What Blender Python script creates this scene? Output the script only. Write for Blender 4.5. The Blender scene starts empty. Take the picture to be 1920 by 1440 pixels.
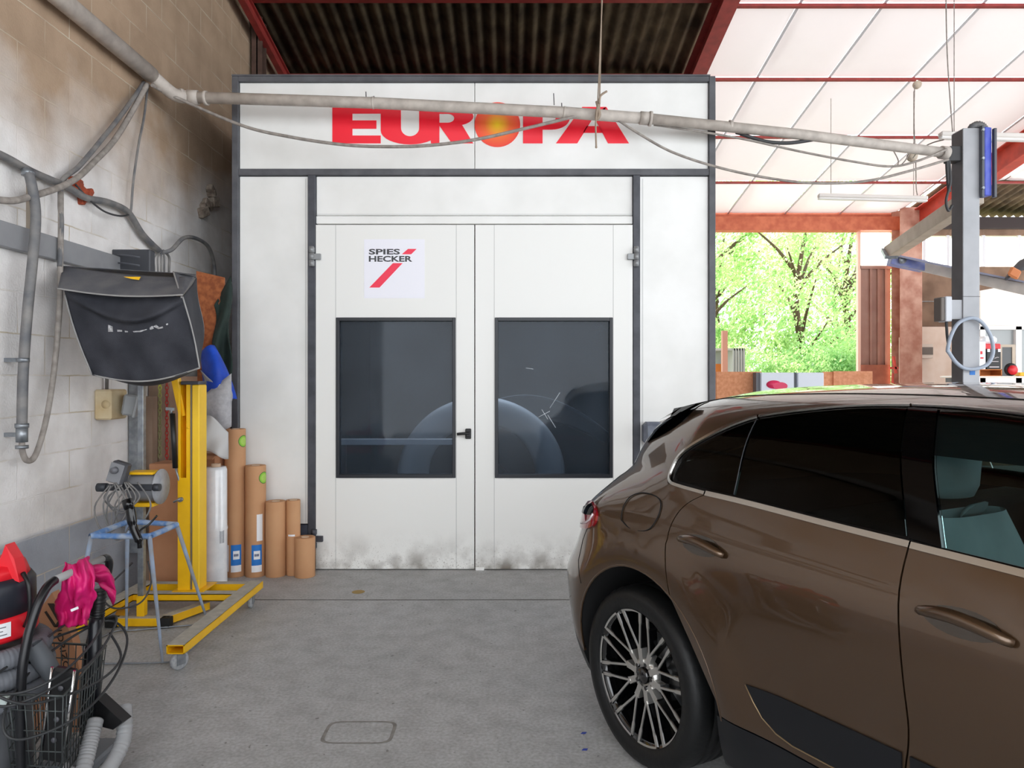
import bpy, math, random
from mathutils import Vector, Matrix
from mathutils.geometry import delaunay_2d_cdt
random.seed(7)
sc = bpy.context.scene
COL = sc.collection
F, CX, CY, H = 1330.0, 960.0, 708.0, 1.65
PI = math.pi

def P(px, py, Y):
    return Vector(((px-CX)*Y/F, Y, H-(py-CY)*Y/F))
def WX(px, py, off=0.05):           # a point on the left wall, off metres out from it
    X = -2.96+off
    Y = F*X/(px-CX)
    return Vector((X, Y, H-(py-CY)*Y/F))

# ------------------------------------------------------------------ materials
def lin(c):
    if isinstance(c, str):
        c = [int(c[i:i+2], 16)/255 for i in (0, 2, 4)]
        c = [x/12.92 if x <= .04045 else ((x+.055)/1.055)**2.4 for x in c]
    return (c[0], c[1], c[2], 1)
MATS = {}
def mat(name, col, rough=.6, metal=0, col2=None, scale=6, bump=0, bscale=40, spec=.5, coat=0, detail=4, lo=.35, hi=.65, trans=0, emit=None, estr=0):
    if name in MATS: return MATS[name]
    m = bpy.data.materials.new(name); m.use_nodes = True
    N = m.node_tree; nd = N.nodes; b = nd['Principled BSDF']
    b.inputs['Base Color'].default_value = lin(col)
    b.inputs['Roughness'].default_value = rough
    b.inputs['Metallic'].default_value = metal
    b.inputs['Specular IOR Level'].default_value = spec
    b.inputs['Coat Weight'].default_value = coat
    b.inputs['Coat Roughness'].default_value = .03
    b.inputs['Transmission Weight'].default_value = trans
    if emit:
        b.inputs['Emission Color'].default_value = lin(emit); b.inputs['Emission Strength'].default_value = estr
    tc = None
    if col2 or bump:
        tc = nd.new('ShaderNodeTexCoord')
    if col2:
        n = nd.new('ShaderNodeTexNoise'); n.inputs['Scale'].default_value = scale; n.inputs['Detail'].default_value = detail
        N.links.new(tc.outputs['Object'], n.inputs['Vector'])
        r = nd.new('ShaderNodeValToRGB'); r.color_ramp.elements[0].position = lo; r.color_ramp.elements[1].position = hi
        r.color_ramp.elements[0].color = lin(col); r.color_ramp.elements[1].color = lin(col2)
        N.links.new(n.outputs['Fac'], r.inputs['Fac']); N.links.new(r.outputs['Color'], b.inputs['Base Color'])
    if bump:
        n2 = nd.new('ShaderNodeTexNoise'); n2.inputs['Scale'].default_value = bscale; n2.inputs['Detail'].default_value = 3
        N.links.new(tc.outputs['Object'], n2.inputs['Vector'])
        bp = nd.new('ShaderNodeBump'); bp.inputs['Strength'].default_value = bump; bp.inputs['Distance'].default_value = .01
        N.links.new(n2.outputs['Fac'], bp.inputs['Height']); N.links.new(bp.outputs['Normal'], b.inputs['Normal'])
    MATS[name] = m
    return m

def nodes_of(m): return m.node_tree, m.node_tree.nodes, m.node_tree.nodes['Principled BSDF']

# block wall
def block_wall_mat():
    m = bpy.data.materials.new('block_wall'); m.use_nodes = True
    N, nd, b = nodes_of(m); L = N.links.new
    b.inputs['Roughness'].default_value = .9; b.inputs['Specular IOR Level'].default_value = .15
    tc = nd.new('ShaderNodeTexCoord'); sp = nd.new('ShaderNodeSeparateXYZ'); L(tc.outputs['Object'], sp.inputs[0])
    cb = nd.new('ShaderNodeCombineXYZ'); L(sp.outputs['Y'], cb.inputs['X'])
    zz = nd.new('ShaderNodeMath'); zz.operation = 'ADD'; zz.inputs[1].default_value = .08; L(sp.outputs['Z'], zz.inputs[0]); L(zz.outputs[0], cb.inputs['Y'])
    wob = nd.new('ShaderNodeTexNoise'); wob.inputs['Scale'].default_value = 9; L(tc.outputs['Object'], wob.inputs['Vector'])
    wm = nd.new('ShaderNodeVectorMath'); wm.operation = 'MULTIPLY_ADD'; wm.inputs[1].default_value = (.012, .012, 0)
    L(wob.outputs['Color'], wm.inputs[0]); L(cb.outputs[0], wm.inputs[2])
    br = nd.new('ShaderNodeTexBrick'); br.inputs['Scale'].default_value = 1
    br.inputs['Brick Width'].default_value = .5; br.inputs['Row Height'].default_value = .25
    br.inputs['Mortar Size'].default_value = .005; br.inputs['Mortar Smooth'].default_value = .3
    br.inputs['Color1'].default_value = (1, 1, 1, 1); br.inputs['Color2'].default_value = (.88, .88, .88, 1); br.inputs['Mortar'].default_value = (1, 1, 1, 1)
    L(wm.outputs[0], br.inputs['Vector'])
    # paint zones by height
    def step(z, w):
        mr = nd.new('ShaderNodeMapRange'); mr.inputs['From Min'].default_value = z-w; mr.inputs['From Max'].default_value = z+w
        ad = nd.new('ShaderNodeMath'); ad.operation = 'MULTIPLY_ADD'; ad.inputs[1].default_value = w*4; L(n1.outputs['Fac'], ad.inputs[0]); L(sp.outputs['Z'], ad.inputs[2])
        sb = nd.new('ShaderNodeMath'); sb.operation = 'SUBTRACT'; sb.inputs[1].default_value = w*2; L(ad.outputs[0], sb.inputs[0])
        L(sb.outputs[0], mr.inputs['Value']); return mr.outputs[0]
    n1 = nd.new('ShaderNodeTexNoise'); n1.inputs['Scale'].default_value = 1.3; n1.inputs['Detail'].default_value = 5; L(tc.outputs['Object'], n1.inputs['Vector'])
    def mix(f, a, c, bt='MIX'):
        x = nd.new('ShaderNodeMix'); x.data_type = 'RGBA'; x.blend_type = bt
        for i, v in ((6, a), (7, c)):
            if isinstance(v, tuple): x.inputs[i].default_value = v
            else: L(v, x.inputs[i])
        if isinstance(f, float): x.inputs[0].default_value = f
        else: L(f, x.inputs[0])
        return x.outputs[2]
    c = mix(step(.67, .02), lin('a9aeb7'), lin('efecea'))
    c = mix(step(3.3, .5), c, lin('b59c84'))
    n2 = nd.new('ShaderNodeTexNoise'); n2.inputs['Scale'].default_value = 5; n2.inputs['Detail'].default_value = 8; L(tc.outputs['Object'], n2.inputs['Vector'])
    rr = nd.new('ShaderNodeValToRGB'); rr.color_ramp.elements[0].position = .3; rr.color_ramp.elements[1].position = .62
    rr.color_ramp.elements[0].color = (.80, .79, .78, 1); rr.color_ramp.elements[1].color = (1, 1, 1, 1); L(n2.outputs['Fac'], rr.inputs[0])
    c = mix(.8, c, rr.outputs[0], 'MULTIPLY')
    c = mix(.8, c, br.outputs['Color'], 'MULTIPLY')
    mf = nd.new('ShaderNodeMath'); mf.operation = 'MULTIPLY'; L(br.outputs['Fac'], mf.inputs[0])
    gn = nd.new('ShaderNodeTexNoise'); gn.inputs['Scale'].default_value = 2.4; gn.inputs['Detail'].default_value = 3; L(tc.outputs['Object'], gn.inputs['Vector'])
    gr = nd.new('ShaderNodeMapRange'); gr.inputs['From Min'].default_value = .4; gr.inputs['From Max'].default_value = .65; L(gn.outputs['Fac'], gr.inputs['Value'])
    L(gr.outputs[0], mf.inputs[1])
    c = mix(mf.outputs[0], c, lin('c9bda9'))
    L(c, b.inputs['Base Color'])
    n3 = nd.new('ShaderNodeTexNoise'); n3.inputs['Scale'].default_value = 70; n3.inputs['Detail'].default_value = 4; L(tc.outputs['Object'], n3.inputs['Vector'])
    ad = nd.new('ShaderNodeMath'); ad.operation = 'MULTIPLY_ADD'; ad.inputs[1].default_value = -1.6; L(br.outputs['Fac'], ad.inputs[0]); L(n3.outputs['Fac'], ad.inputs[2])
    bp = nd.new('ShaderNodeBump'); bp.inputs['Strength'].default_value = .55; bp.inputs['Distance'].default_value = .006
    L(ad.outputs[0], bp.inputs['Height']); L(bp.outputs[0], b.inputs['Normal'])
    return m

def floor_mat():
    m = bpy.data.materials.new('concrete_floor'); m.use_nodes = True
    N, nd, b = nodes_of(m); L = N.links.new
    b.inputs['Specular IOR Level'].default_value = .35
    tc = nd.new('ShaderNodeTexCoord')
    def noise(s, d):
        n = nd.new('ShaderNodeTexNoise'); n.inputs['Scale'].default_value = s; n.inputs['Detail'].default_value = d; L(tc.outputs['Object'], n.inputs['Vector']); return n
    def ramp(o, p0, c0, p1, c1):
        r = nd.new('ShaderNodeValToRGB'); e = r.color_ramp.elements; e[0].position = p0; e[1].position = p1; e[0].color = lin(c0); e[1].color = lin(c1); L(o, r.inputs[0]); return r.outputs[0]
    def mixm(a, c, f=1.0):
        x = nd.new('ShaderNodeMix'); x.data_type = 'RGBA'; x.blend_type = 'MULTIPLY'; x.inputs[0].default_value = f; L(a, x.inputs[6]); L(c, x.inputs[7]); return x.outputs[2]
    a = ramp(noise(1.1, 9).outputs['Fac'], .3, 'b9bbbc', .7, 'c4c5c6')
    d = ramp(noise(7, 8).outputs['Fac'], 0.3, 'e9e8e7', .6, 'ffffff')
    e = ramp(noise(60, 3).outputs['Fac'], .3, 'dddbd8', .7, 'ffffff')
    vo = nd.new('ShaderNodeTexVoronoi'); vo.inputs['Scale'].default_value = 2.2; L(tc.outputs['Object'], vo.inputs['Vector'])
    g = ramp(vo.outputs['Distance'], .012, 'a29e98', .03, 'ffffff')
    sp = noise(26, 6); s2 = ramp(sp.outputs['Fac'], .68, 'ffffff', .72, '99958e')
    c = mixm(mixm(mixm(mixm(a, d), e), g, .7), s2, .7)
    L(c, b.inputs['Base Color'])
    rr = nd.new('ShaderNodeMapRange'); rr.inputs['To Min'].default_value = .45; rr.inputs['To Max'].default_value = .8
    L(noise(3, 6).outputs['Fac'], rr.inputs['Value']); L(rr.outputs[0], b.inputs['Roughness'])
    bp = nd.new('ShaderNodeBump'); bp.inputs['Strength'].default_value = .25; bp.inputs['Distance'].default_value = .004
    L(noise(90, 4).outputs['Fac'], bp.inputs['Height']); L(bp.outputs[0], b.inputs['Normal'])
    return m

M_wall = block_wall_mat(); M_floor = floor_mat()
M_white = mat('booth_white', 'f4f4f2', .38, col2='e9e9e6', scale=2, spec=.4)
M_wdoor = mat('door_white', 'efefed', .4, col2='f5f5f3', scale=3)
M_grey = mat('booth_grey_frame', '5c5d62', .5, col2='4c4d52', scale=8)
M_dgrey = mat('dark_grey_post', '4a4c54', .5, col2='383a42', scale=9)
M_black = mat('black_plastic', '141416', .45)
M_rubber = mat('rubber', '131314', .62, bump=.2, bscale=60)
M_red = mat('sign_red', 'fb0a2d', .4)
M_redsteel = mat('red_oxide_steel', '9c3530', .6, col2='852b28', scale=10)
M_redbright = mat('red_paint_steel', 'c2402f', .5, col2='a83628', scale=7)
M_brownsteel = mat('brown_steel', '5b4339', .7, col2='4a352c', scale=8)
M_fibre = mat('fibre_cement', '7a6b56', .95, col2='50463b', scale=3.5, bump=.3, bscale=25, spec=.1, detail=8)
M_insul = None
M_pipe = mat('grey_pvc_pipe', 'c9c0b7', .6, col2='b0a79f', scale=12, detail=8)
M_pipe2 = mat('grey_conduit', '8c8884', .55, col2='716e6c', scale=14)
M_hose = mat('dark_hose', '5f6064', .55, col2='84817e', scale=9)
M_cable = mat('dusty_cable', 'a39b94', .7, col2='857e78', scale=20)
M_cabled = mat('dark_cable', '3a3a3c', .55)
M_yel = mat('yellow_paint', 'f6c00c', .38, col2='edb60b', scale=8)
M_dust = mat('dusty_grey_top', 'a7a297', .9, col2='b9b4a8', scale=18)
M_zinc = mat('galvanised_steel', '9ea3a8', .4, .7, col2='80858b', scale=20)
M_kraft = mat('kraft_paper', 'c99a72', .7, col2='c2916a', scale=3, spec=.25)
M_card = mat('cardboard', 'b98562', .85, col2='ab7755', scale=4)
M_core = mat('roll_core', 'd2b59a', .85)
M_labelw = mat('label_white', 'eef0f4', .5)
M_labelb = mat('label_blue', '1c74c8', .5)
M_green = mat('label_green', '8fc63a', .5)
M_cover = mat('cover_fabric', '24262e', .8, col2='393a41', scale=5, bump=.3, bscale=180, detail=6)
M_coverd = mat('cover_fabric_dusty', '56575d', .85, col2='6b6a6c', scale=6, bump=.3, bscale=180)
M_piping = mat('grey_piping', '9a9896', .7)
M_blue = mat('blue_cloth', '1450cf', .6, col2='0f3fae', scale=7)
M_felt = mat('grey_felt', 'b5b4b8', .95, col2='a5a4a8', scale=30)
M_dgreen = mat('green_tarp', '24352f', .8, col2='1a2824', scale=8)
M_pink = mat('pink_glove', 'd4156f', .55, col2='b50f5a', scale=12)
M_vred = mat('vacuum_red', 'dd1d2b', .4)
M_vblk = mat('vacuum_black', '20242e', .45, col2='2b2e37', scale=8)
M_vhose = mat('grey_vacuum_hose', '787b82', .6, col2='676a71', scale=8)
M_vhosel = mat('light_vacuum_hose', 'a4a5a7', .6)
M_wire = mat('basket_wire', '4d5252', .45, .5)
M_chrome = mat('chrome', 'd8d8d8', .12, 1)
M_bluep = mat('blue_overspray', '5b85bd', .6, col2='a3b0c2', scale=14, lo=.4, hi=.6)
M_blues = mat('blue_stain', '8fa3bf', .6, col2='8e9094', scale=10)
M_osbo = mat('osb_orange', 'b0673c', .8, col2='8a4a28', scale=25, detail=3)
M_osbl = mat('osb_light', 'dc9a72', .8, col2='cb855c', scale=22, detail=3)
M_plyd = mat('old_plywood', 'a88f7c', .85, col2='8f7866', scale=3.5)
M_cream = mat('cream_plastic', 'd8c9a8', .55, col2='c4ad84', scale=6)
M_sock = mat('socket_grey', '8f9294', .5)
M_terra = mat('terracotta', 'b8512f', .9, col2='8a4330', scale=30, bump=.6, bscale=50)
M_brok = mat('broken_block', '6d5f54', .9, col2='8d8276', scale=30, bump=.6, bscale=50)
M_ropem = mat('rope', 'a08f7e', .9)
M_postd = mat('lift_grey', 'b3b5ba', .45, col2='a6a8ad', scale=4)
M_postl = mat('lift_light', 'd3d6dd', .45)
M_bluemot = mat('lift_blue', '3a4cc0', .4, col2='5a68c4', scale=8)
M_beige = mat('beige_paint', 'c6b9a8', .6, col2='b6a794', scale=5)
M_conc = mat('brown_concrete', '8f7460', .9, col2='735b4a', scale=3, detail=8)
M_brownsheet = mat('brown_sheet', '9c7768', .55, col2='92695b', scale=4)
M_plyw = mat('pale_plywood', 'e9d6c8', .7, col2='dfc7b5', scale=4)
M_woodred = mat('red_timber', 'c8704f', .7, col2='b2593d', scale=9)
M_box = mat('white_bin', 'd9dee8', .5)
M_office = mat('office_white', 'efe6dc', .6)
M_glassf = mat('office_glass', '59636a', .15)
M_frost = mat('daylight_pane', 'ffffff', .6)
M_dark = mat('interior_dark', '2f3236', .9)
M_tan = mat('tan_crate', 'c97a3c', .7)
M_bark = mat('bark', '5a4636', .9, col2='46362a', scale=12)

def leaf_mat(name, c1, c2):
    m = bpy.data.materials.new(name); m.use_nodes = True
    N, nd, b = nodes_of(m); L = N.links.new
    tc = nd.new('ShaderNodeTexCoord'); n = nd.new('ShaderNodeTexNoise'); n.inputs['Scale'].default_value = 1.4; n.inputs['Detail'].default_value = 4
    L(tc.outputs['Object'], n.inputs['Vector']); r = nd.new('ShaderNodeValToRGB'); r.color_ramp.elements[0].position = .38; r.color_ramp.elements[1].position = .62
    r.color_ramp.elements[0].color = lin(c1); r.color_ramp.elements[1].color = lin(c2); L(n.outputs['Fac'], r.inputs[0])
    L(r.outputs[0], b.inputs['Base Color']); b.inputs['Roughness'].default_value = .5
    t = nd.new('ShaderNodeBsdfTranslucent'); L(r.outputs[0], t.inputs['Color'])
    ms = nd.new('ShaderNodeMixShader'); ms.inputs[0].default_value = .5; L(b.outputs[0], ms.inputs[1]); L(t.outputs[0], ms.inputs[2])
    L(ms.outputs[0], nd['Material Output'].inputs['Surface'])
    return m
M_leaf = leaf_mat('leaf_green', '90bd74', 'd0e6a4'); M_leaf2 = leaf_mat('leaf_deep', '6da45c', 'b4d890')

def insul_mat():
    m = bpy.data.materials.new('insulation_sheet'); m.use_nodes = True
    N, nd, b = nodes_of(m); L = N.links.new
    b.inputs['Base Color'].default_value = lin('ddd5d6'); b.inputs['Roughness'].default_value = .5
    tc = nd.new('ShaderNodeTexCoord'); n = nd.new('ShaderNodeTexNoise'); n.inputs['Scale'].default_value = 3; L(tc.outputs['Object'], n.inputs['Vector'])
    bp = nd.new('ShaderNodeBump'); bp.inputs['Strength'].default_value = .3; bp.inputs['Distance'].default_value = .03; L(n.outputs['Fac'], bp.inputs['Height']); L(bp.outputs[0], b.inputs['Normal'])
    t = nd.new('ShaderNodeBsdfTranslucent'); t.inputs['Color'].default_value = lin('f6efee')
    ms = nd.new('ShaderNodeMixShader'); ms.inputs[0].default_value = .06; L(b.outputs[0], ms.inputs[1]); L(t.outputs[0], ms.inputs[2])
    L(ms.outputs[0], nd['Material Output'].inputs['Surface'])
    return m
M_insul = insul_mat()

def glassy(name, tint, f, rough=.02, gcol=(1, 1, 1, 1), film=None, filmamt=0):
    """thin tinted pane: transparent tint + fresnel gloss (+ dusty film)"""
    m = bpy.data.materials.new(name); m.use_nodes = True
    N, nd, b = nodes_of(m); L = N.links.new; nd.remove(b)
    tr = nd.new('ShaderNodeBsdfTransparent'); tr.inputs[0].default_value = tint
    gl = nd.new('ShaderNodeBsdfGlossy'); gl.inputs['Roughness'].default_value = rough; gl.inputs['Color'].default_value = gcol
    fr = nd.new('ShaderNodeFresnel'); fr.inputs['IOR'].default_value = f
    ms = nd.new('ShaderNodeMixShader'); L(fr.outputs[0], ms.inputs[0]); L(tr.outputs[0], ms.inputs[1]); L(gl.outputs[0], ms.inputs[2])
    out = ms.outputs[0]
    if film:
        df = nd.new('ShaderNodeBsdfDiffuse'); df.inputs[0].default_value = lin(film)
        tc = nd.new('ShaderNodeTexCoord'); n = nd.new('ShaderNodeTexNoise'); n.inputs['Scale'].default_value = 2; n.inputs['Detail'].default_value = 5
        L(tc.outputs['Object'], n.inputs['Vector']); mr = nd.new('ShaderNodeMapRange'); mr.inputs['From Min'].default_value = .3; mr.inputs['From Max'].default_value = .7
        mr.inputs['To Min'].default_value = filmamt*.4; mr.inputs['To Max'].default_value = filmamt; L(n.outputs['Fac'], mr.inputs['Value'])
        m2 = nd.new('ShaderNodeMixShader'); L(mr.outputs[0], m2.inputs[0]); L(out, m2.inputs[1]); L(df.outputs[0], m2.inputs[2]); out = m2.outputs[0]
    L(out, nd['Material Output'].inputs['Surface']); MATS[name] = m
    return m
M_bglass = glassy('booth_glass', (.55, .60, .66, 1), 1.30, .04, film='8796a6', filmamt=.11)
M_fglass = glassy('car_front_glass', (.55, .74, .74, 1), 1.28)
M_pglass = glassy('privacy_glass', (.12, .155, .145, 1), 1.2)

# ------------------------------------------------------------------ mesh helpers
class MB:
    def __init__(s): s.v = []; s.f = []; s.sm = []
    def add(s, vs, fs, smooth=False):
        o = len(s.v); s.v += [Vector(v) for v in vs]; s.f += [tuple(i+o for i in f) for f in fs]; s.sm += [smooth]*len(fs); return s
    def box(s, a, b, bev=0):
        x0, y0, z0 = [min(a[i], b[i]) for i in range(3)]; x1, y1, z1 = [max(a[i], b[i]) for i in range(3)]
        return s.obox(((x0+x1)/2, (y0+y1)/2, (z0+z1)/2), (x1-x0, y1-y0, z1-z0), None, bev)
    def obox(s, c, d, rot=None, bev=0):
        hx, hy, hz = d[0]/2, d[1]/2, d[2]/2
        R = rot if rot is not None else Matrix.Identity(3); c = Vector(c)
        if bev <= 0:
            vs = [Vector((x, y, z)) for x in (-hx, hx) for y in (-hy, hy) for z in (-hz, hz)]
            fs = [(0, 1, 3, 2), (4, 6, 7, 5), (0, 4, 5, 1), (2, 3, 7, 6), (0, 2, 6, 4), (1, 5, 7, 3)]
            return s.add([R @ v + c for v in vs], fs)
        b = min(bev, hx*.95, hy*.95, hz*.95); vs = []; idx = {}
        for sx in (-1, 1):
            for sy in (-1, 1):
                for sz in (-1, 1):
                    for ax in range(3):
                        p = [sx*(hx-b), sy*(hy-b), sz*(hz-b)]; p[ax] = (sx*hx, sy*hy, sz*hz)[ax]
                        idx[(sx, sy, sz, ax)] = len(vs); vs.append(Vector(p))
        fs = []
        for ax in range(3):
            o = [i for i in range(3) if i != ax]
            for sg in (-1, 1):
                q = []
                for (p, r) in ((-1, -1), (1, -1), (1, 1), (-1, 1)):
                    k = [0, 0, 0]; k[ax] = sg; k[o[0]] = p; k[o[1]] = r; q.append(idx[(k[0], k[1], k[2], ax)])
                fs.append(q)
        for ax in range(3):
            o = [i for i in range(3) if i != ax]
            for p in (-1, 1):
                for r in (-1, 1):
                    q = []
                    for sg, fa in ((-1, o[0]), (1, o[0]), (1, o[1]), (-1, o[1])):
                        k = [0, 0, 0]; k[ax] = sg; k[o[0]] = p; k[o[1]] = r; q.append(idx[(k[0], k[1], k[2], fa)])
                    fs.append(q)
        for sx in (-1, 1):
            for sy in (-1, 1):
                for sz in (-1, 1): fs.append([idx[(sx, sy, sz, a)] for a in range(3)])
        return s.add([R @ v + c for v in vs], fs)
    def beam(s, a, b, w, h, up=(0, 0, 1), bev=0):
        a = Vector(a); b = Vector(b); d = (b-a); l = d.length; d.normalize()
        x = d.cross(Vector(up)).normalized(); z = x.cross(d)
        R = Matrix((x, d, z)).transposed()
        return s.obox((a+b)/2, (w, l, h), R, bev)
    def tube(s, pts, r, n=10, closed=False, cap=True):
        pts = [Vector(p) for p in pts]; m = len(pts)
        rs = r if isinstance(r, (list, tuple)) else [r]*m
        up = Vector((0, 0, 1)); vs = []; prev = None
        for i, p in enumerate(pts):
            if closed: t = pts[(i+1) % m]-pts[i-1]
            else: t = pts[min(i+1, m-1)]-pts[max(i-1, 0)]
            if t.length < 1e-9: t = Vector((0, 0, 1))
            t.normalize()
            if prev is None:
                x = t.cross(up)
                if x.length < .05: x = t.cross(Vector((1, 0, 0)))
                x.normalize()
            else:
                x = prev - t*prev.dot(t)
                if x.length < 1e-6: x = t.cross(up)
                x.normalize()
            prev = x; y = t.cross(x)
            for k in range(n):
                a = 2*PI*k/n; vs.append(p+(x*math.cos(a)+y*math.sin(a))*rs[i])
        fs = []
        for i in range(m if closed else m-1):
            j = (i+1) % m
            for k in range(n): fs.append((i*n+k, i*n+(k+1) % n, j*n+(k+1) % n, j*n+k))
        s.add(vs, fs, True)
        if cap and not closed:
            o = len(s.v)-len(vs)
            s.f.append(tuple(o+k for k in range(n))[::-1]); s.sm.append(False)
            s.f.append(tuple(o+(m-1)*n+k for k in range(n))); s.sm.append(False)
        return s
    def cyl(s, a, b, r, n=24): return s.tube([a, b], r, n)
    def lathe(s, prof, c=(0, 0, 0), axis='z', n=32, closed=False, smooth=True, rot=None):
        """prof: (radius, height)"""
        vs = []; m = len(prof); c = Vector(c)
        for i in range(n):
            a = 2*PI*i/n
            for (r, h) in prof:
                if axis == 'z': v = Vector((r*math.cos(a), r*math.sin(a), h))
                elif axis == 'y': v = Vector((r*math.cos(a), h, r*math.sin(a)))
                else: v = Vector((h, r*math.cos(a), r*math.sin(a)))
                if rot is not None: v = rot @ v
                vs.append(v+c)
        fs = []
        for i in range(n):
            j = (i+1) % n
            for k in range(m if closed else m-1):
                l = (k+1) % m
                fs.append((i*m+k, j*m+k, j*m+l, i*m+l))
        return s.add(vs, fs, smooth)
    def prism(s, poly, d):
        """poly: 3D ring, d: extrusion vector"""
        n = len(poly); d = Vector(d); vs = [Vector(p) for p in poly]+[Vector(p)+d for p in poly]
        fs = [tuple(range(n))[::-1], tuple(range(n, 2*n))]+[(i, (i+1) % n, n+(i+1) % n, n+i) for i in range(n)]
        return s.add(vs, fs)
    def grid(s, fn, nu, nv, smooth=True):
        vs = [fn(i/nu, j/nv) for i in range(nu+1) for j in range(nv+1)]
        fs = [(i*(nv+1)+j, (i+1)*(nv+1)+j, (i+1)*(nv+1)+j+1, i*(nv+1)+j+1) for i in range(nu) for j in range(nv)]
        return s.add(vs, fs, smooth)

BASE = {}
def obj(name, mb, m, parent=None, thick=None, bev=None):
    base = BASE.get(parent.name, Vector()) if parent else Vector()
    me = bpy.data.meshes.new(name)
    me.from_pydata([v-base for v in mb.v], [], mb.f)
    me.polygons.foreach_set('use_smooth', mb.sm)
    me.materials.append(m); me.validate(); me.update()
    o = bpy.data.objects.new(name, me); COL.objects.link(o)
    if parent: o.parent = parent
    BASE[o.name] = base
    if bev:
        b = o.modifiers.new('b', 'BEVEL'); b.width = bev; b.segments = 2; b.limit_method = 'ANGLE'
    if thick:
        q = o.modifiers.new('s', 'SOLIDIFY'); q.thickness = thick; q.offset = 0
    return o
def thing(name, label, cat, loc=(0, 0, 0), group=None):
    o = bpy.data.objects.new(name, None); COL.objects.link(o); o.location = loc; o.empty_display_size = .1
    o['label'] = label; o['category'] = cat
    if group: o['group'] = group
    BASE[o.name] = Vector(loc)
    return o
def tag(o, label, cat, group=None, kind=None):
    o['label'] = label; o['category'] = cat
    if group: o['group'] = group
    if kind: o['kind'] = kind
    return o
def struct(name, mb, m, **k):
    o = obj(name, mb, m, **k); o['kind'] = 'structure'; return o
def cr(pts, n=8, closed=False):
    pts = [Vector(p) for p in pts]; m = len(pts); out = []
    rng = m if closed else m-1
    for i in range(rng):
        if closed: p0, p1, p2, p3 = pts[i-1], pts[i], pts[(i+1) % m], pts[(i+2) % m]
        else: p0, p1, p2, p3 = pts[max(i-1, 0)], pts[i], pts[i+1], pts[min(i+2, m-1)]
        for k in range(n):
            t = k/n; out.append(.5*((2*p1)+(p2-p0)*t+(2*p0-5*p1+4*p2-p3)*t*t+(3*p1-p0-3*p2+p3)*t**3))
    if not closed: out.append(pts[-1])
    return out
def text_mesh(name, s, m, parent, corner, xdir, zdir, width, height, depth=.002, bold=.0, shear=0):
    """lettering fitted into width x height from lower left corner"""
    cu = bpy.data.curves.new(name, 'FONT'); cu.body = s; cu.extrude = .01; cu.offset = bold; cu.shear = shear; cu.resolution_u = 3
    t = bpy.data.objects.new('tmp', cu); COL.objects.link(t)
    dg = bpy.context.evaluated_depsgraph_get(); dg.update()
    me = t.evaluated_get(dg).to_mesh()
    vs = [v.co.copy() for v in me.vertices]; fs = [tuple(p.vertices) for p in me.polygons]
    t.to_mesh_clear(); bpy.data.objects.remove(t); bpy.data.curves.remove(cu)
    x0 = min(v.x for v in vs); x1 = max(v.x for v in vs); y0 = min(v.y for v in vs); y1 = max(v.y for v in vs)
    X = Vector(xdir).normalized(); Z = Vector(zdir).normalized(); Nn = X.cross(Z)
    mb = MB(); mb.add([Vector(corner)+X*((v.x-x0)/(x1-x0)*width)+Z*((v.y-y0)/(y1-y0)*height)+Nn*(v.z/.01*depth) for v in vs], fs)
    return obj(name, mb, m, parent)

# ------------------------------------------------------------------ the building
struct('floor', MB().box((-3.4, -9, -.15), (14, 14, 0)), M_floor)
struct('wall_left', MB().box((-3.2, -4, 0), (-2.96, 13.5, 7.2)), M_wall)
jt = MB(); jt.box((-2.2, 5.26, 0), (5.5, 5.27, .0012)); struct('trim_1', jt, mat('floor_joint', '6b6863', .9))
def roofz(Y): return 7.05-.177*Y
# corrugated fibre cement over bay one and the outer bay
def corrug(x0, x1, y0, y1, n_per=0.16, amp=.028, lift=0.10):
    n = int((x1-x0)/(n_per/10)); mb = MB()
    vs = []; fs = []
    for i in range(n+1):
        x = x0+(x1-x0)*i/n; a = amp*math.cos(2*PI*x/n_per)
        for Y in (y0, y1): vs.append(Vector((x, Y, roofz(Y)+lift+a)))
    for i in range(n): fs.append((2*i, 2*i+1, 2*i+3, 2*i+2))
    return mb.add(vs, fs, True)
struct('ceiling', corrug(-3.2, 2.3, -5, 9.3), M_fibre, thick=.008)
struct('roof_sheet', corrug(-3.2, 2.3, 9.25, 13.6), M_fibre, thick=.008)
struct('roof_outer_sheet', corrug(2.3, 14, -5, 7.6), M_fibre, thick=.008)
struct('roof_far_sheet', corrug(7.4, 14, 11.9, 13.6), M_fibre, thick=.008)
# insulation panels: each runs between purlins with a slight sag
pur = [6.3, 7.71, 9.05, 10.48, 11.96, 13.3]
seams = [2.28, 3.13, 4.05, 5.12, 6.15, 7.2, 8.3, 9.4, 10.5, 11.6, 13.9]
def ipanel(x0, x1, y0, y1, sag):
    def fn(a, b):
        x = x0+(x1-x0)*a; Y = y0+(y1-y0)*b
        ed = 1-(2*a-1)**6
        return Vector((x, Y, roofz(Y)+.03-(1-ed)*.0-sag*math.sin(PI*b)*ed+.012*(abs(2*a-1)**20)))
    return MB().grid(fn, 14, 10)
for j in range(len(pur)-1):
    for i in range(len(seams)-1):
        if j == 0 and i > 2: continue
        if j == 4 and seams[i] >= 7.1: continue
        if seams[i] > 11: continue
        struct('ceiling_panel', ipanel(seams[i]+.012, seams[i+1]-.012, pur[j]+.02, pur[j+1]-.02, .035 if j < 4 else .12), M_insul)
sm = MB()
for x in seams[1:6]:
    sm.beam((x, 6.3, roofz(6.3)+.03), (x, 13.3, roofz(13.3)+.03), .03, .01)
struct('ceiling_seams', sm, mat('seam_grey', 'c2c0c4', .5))
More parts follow.
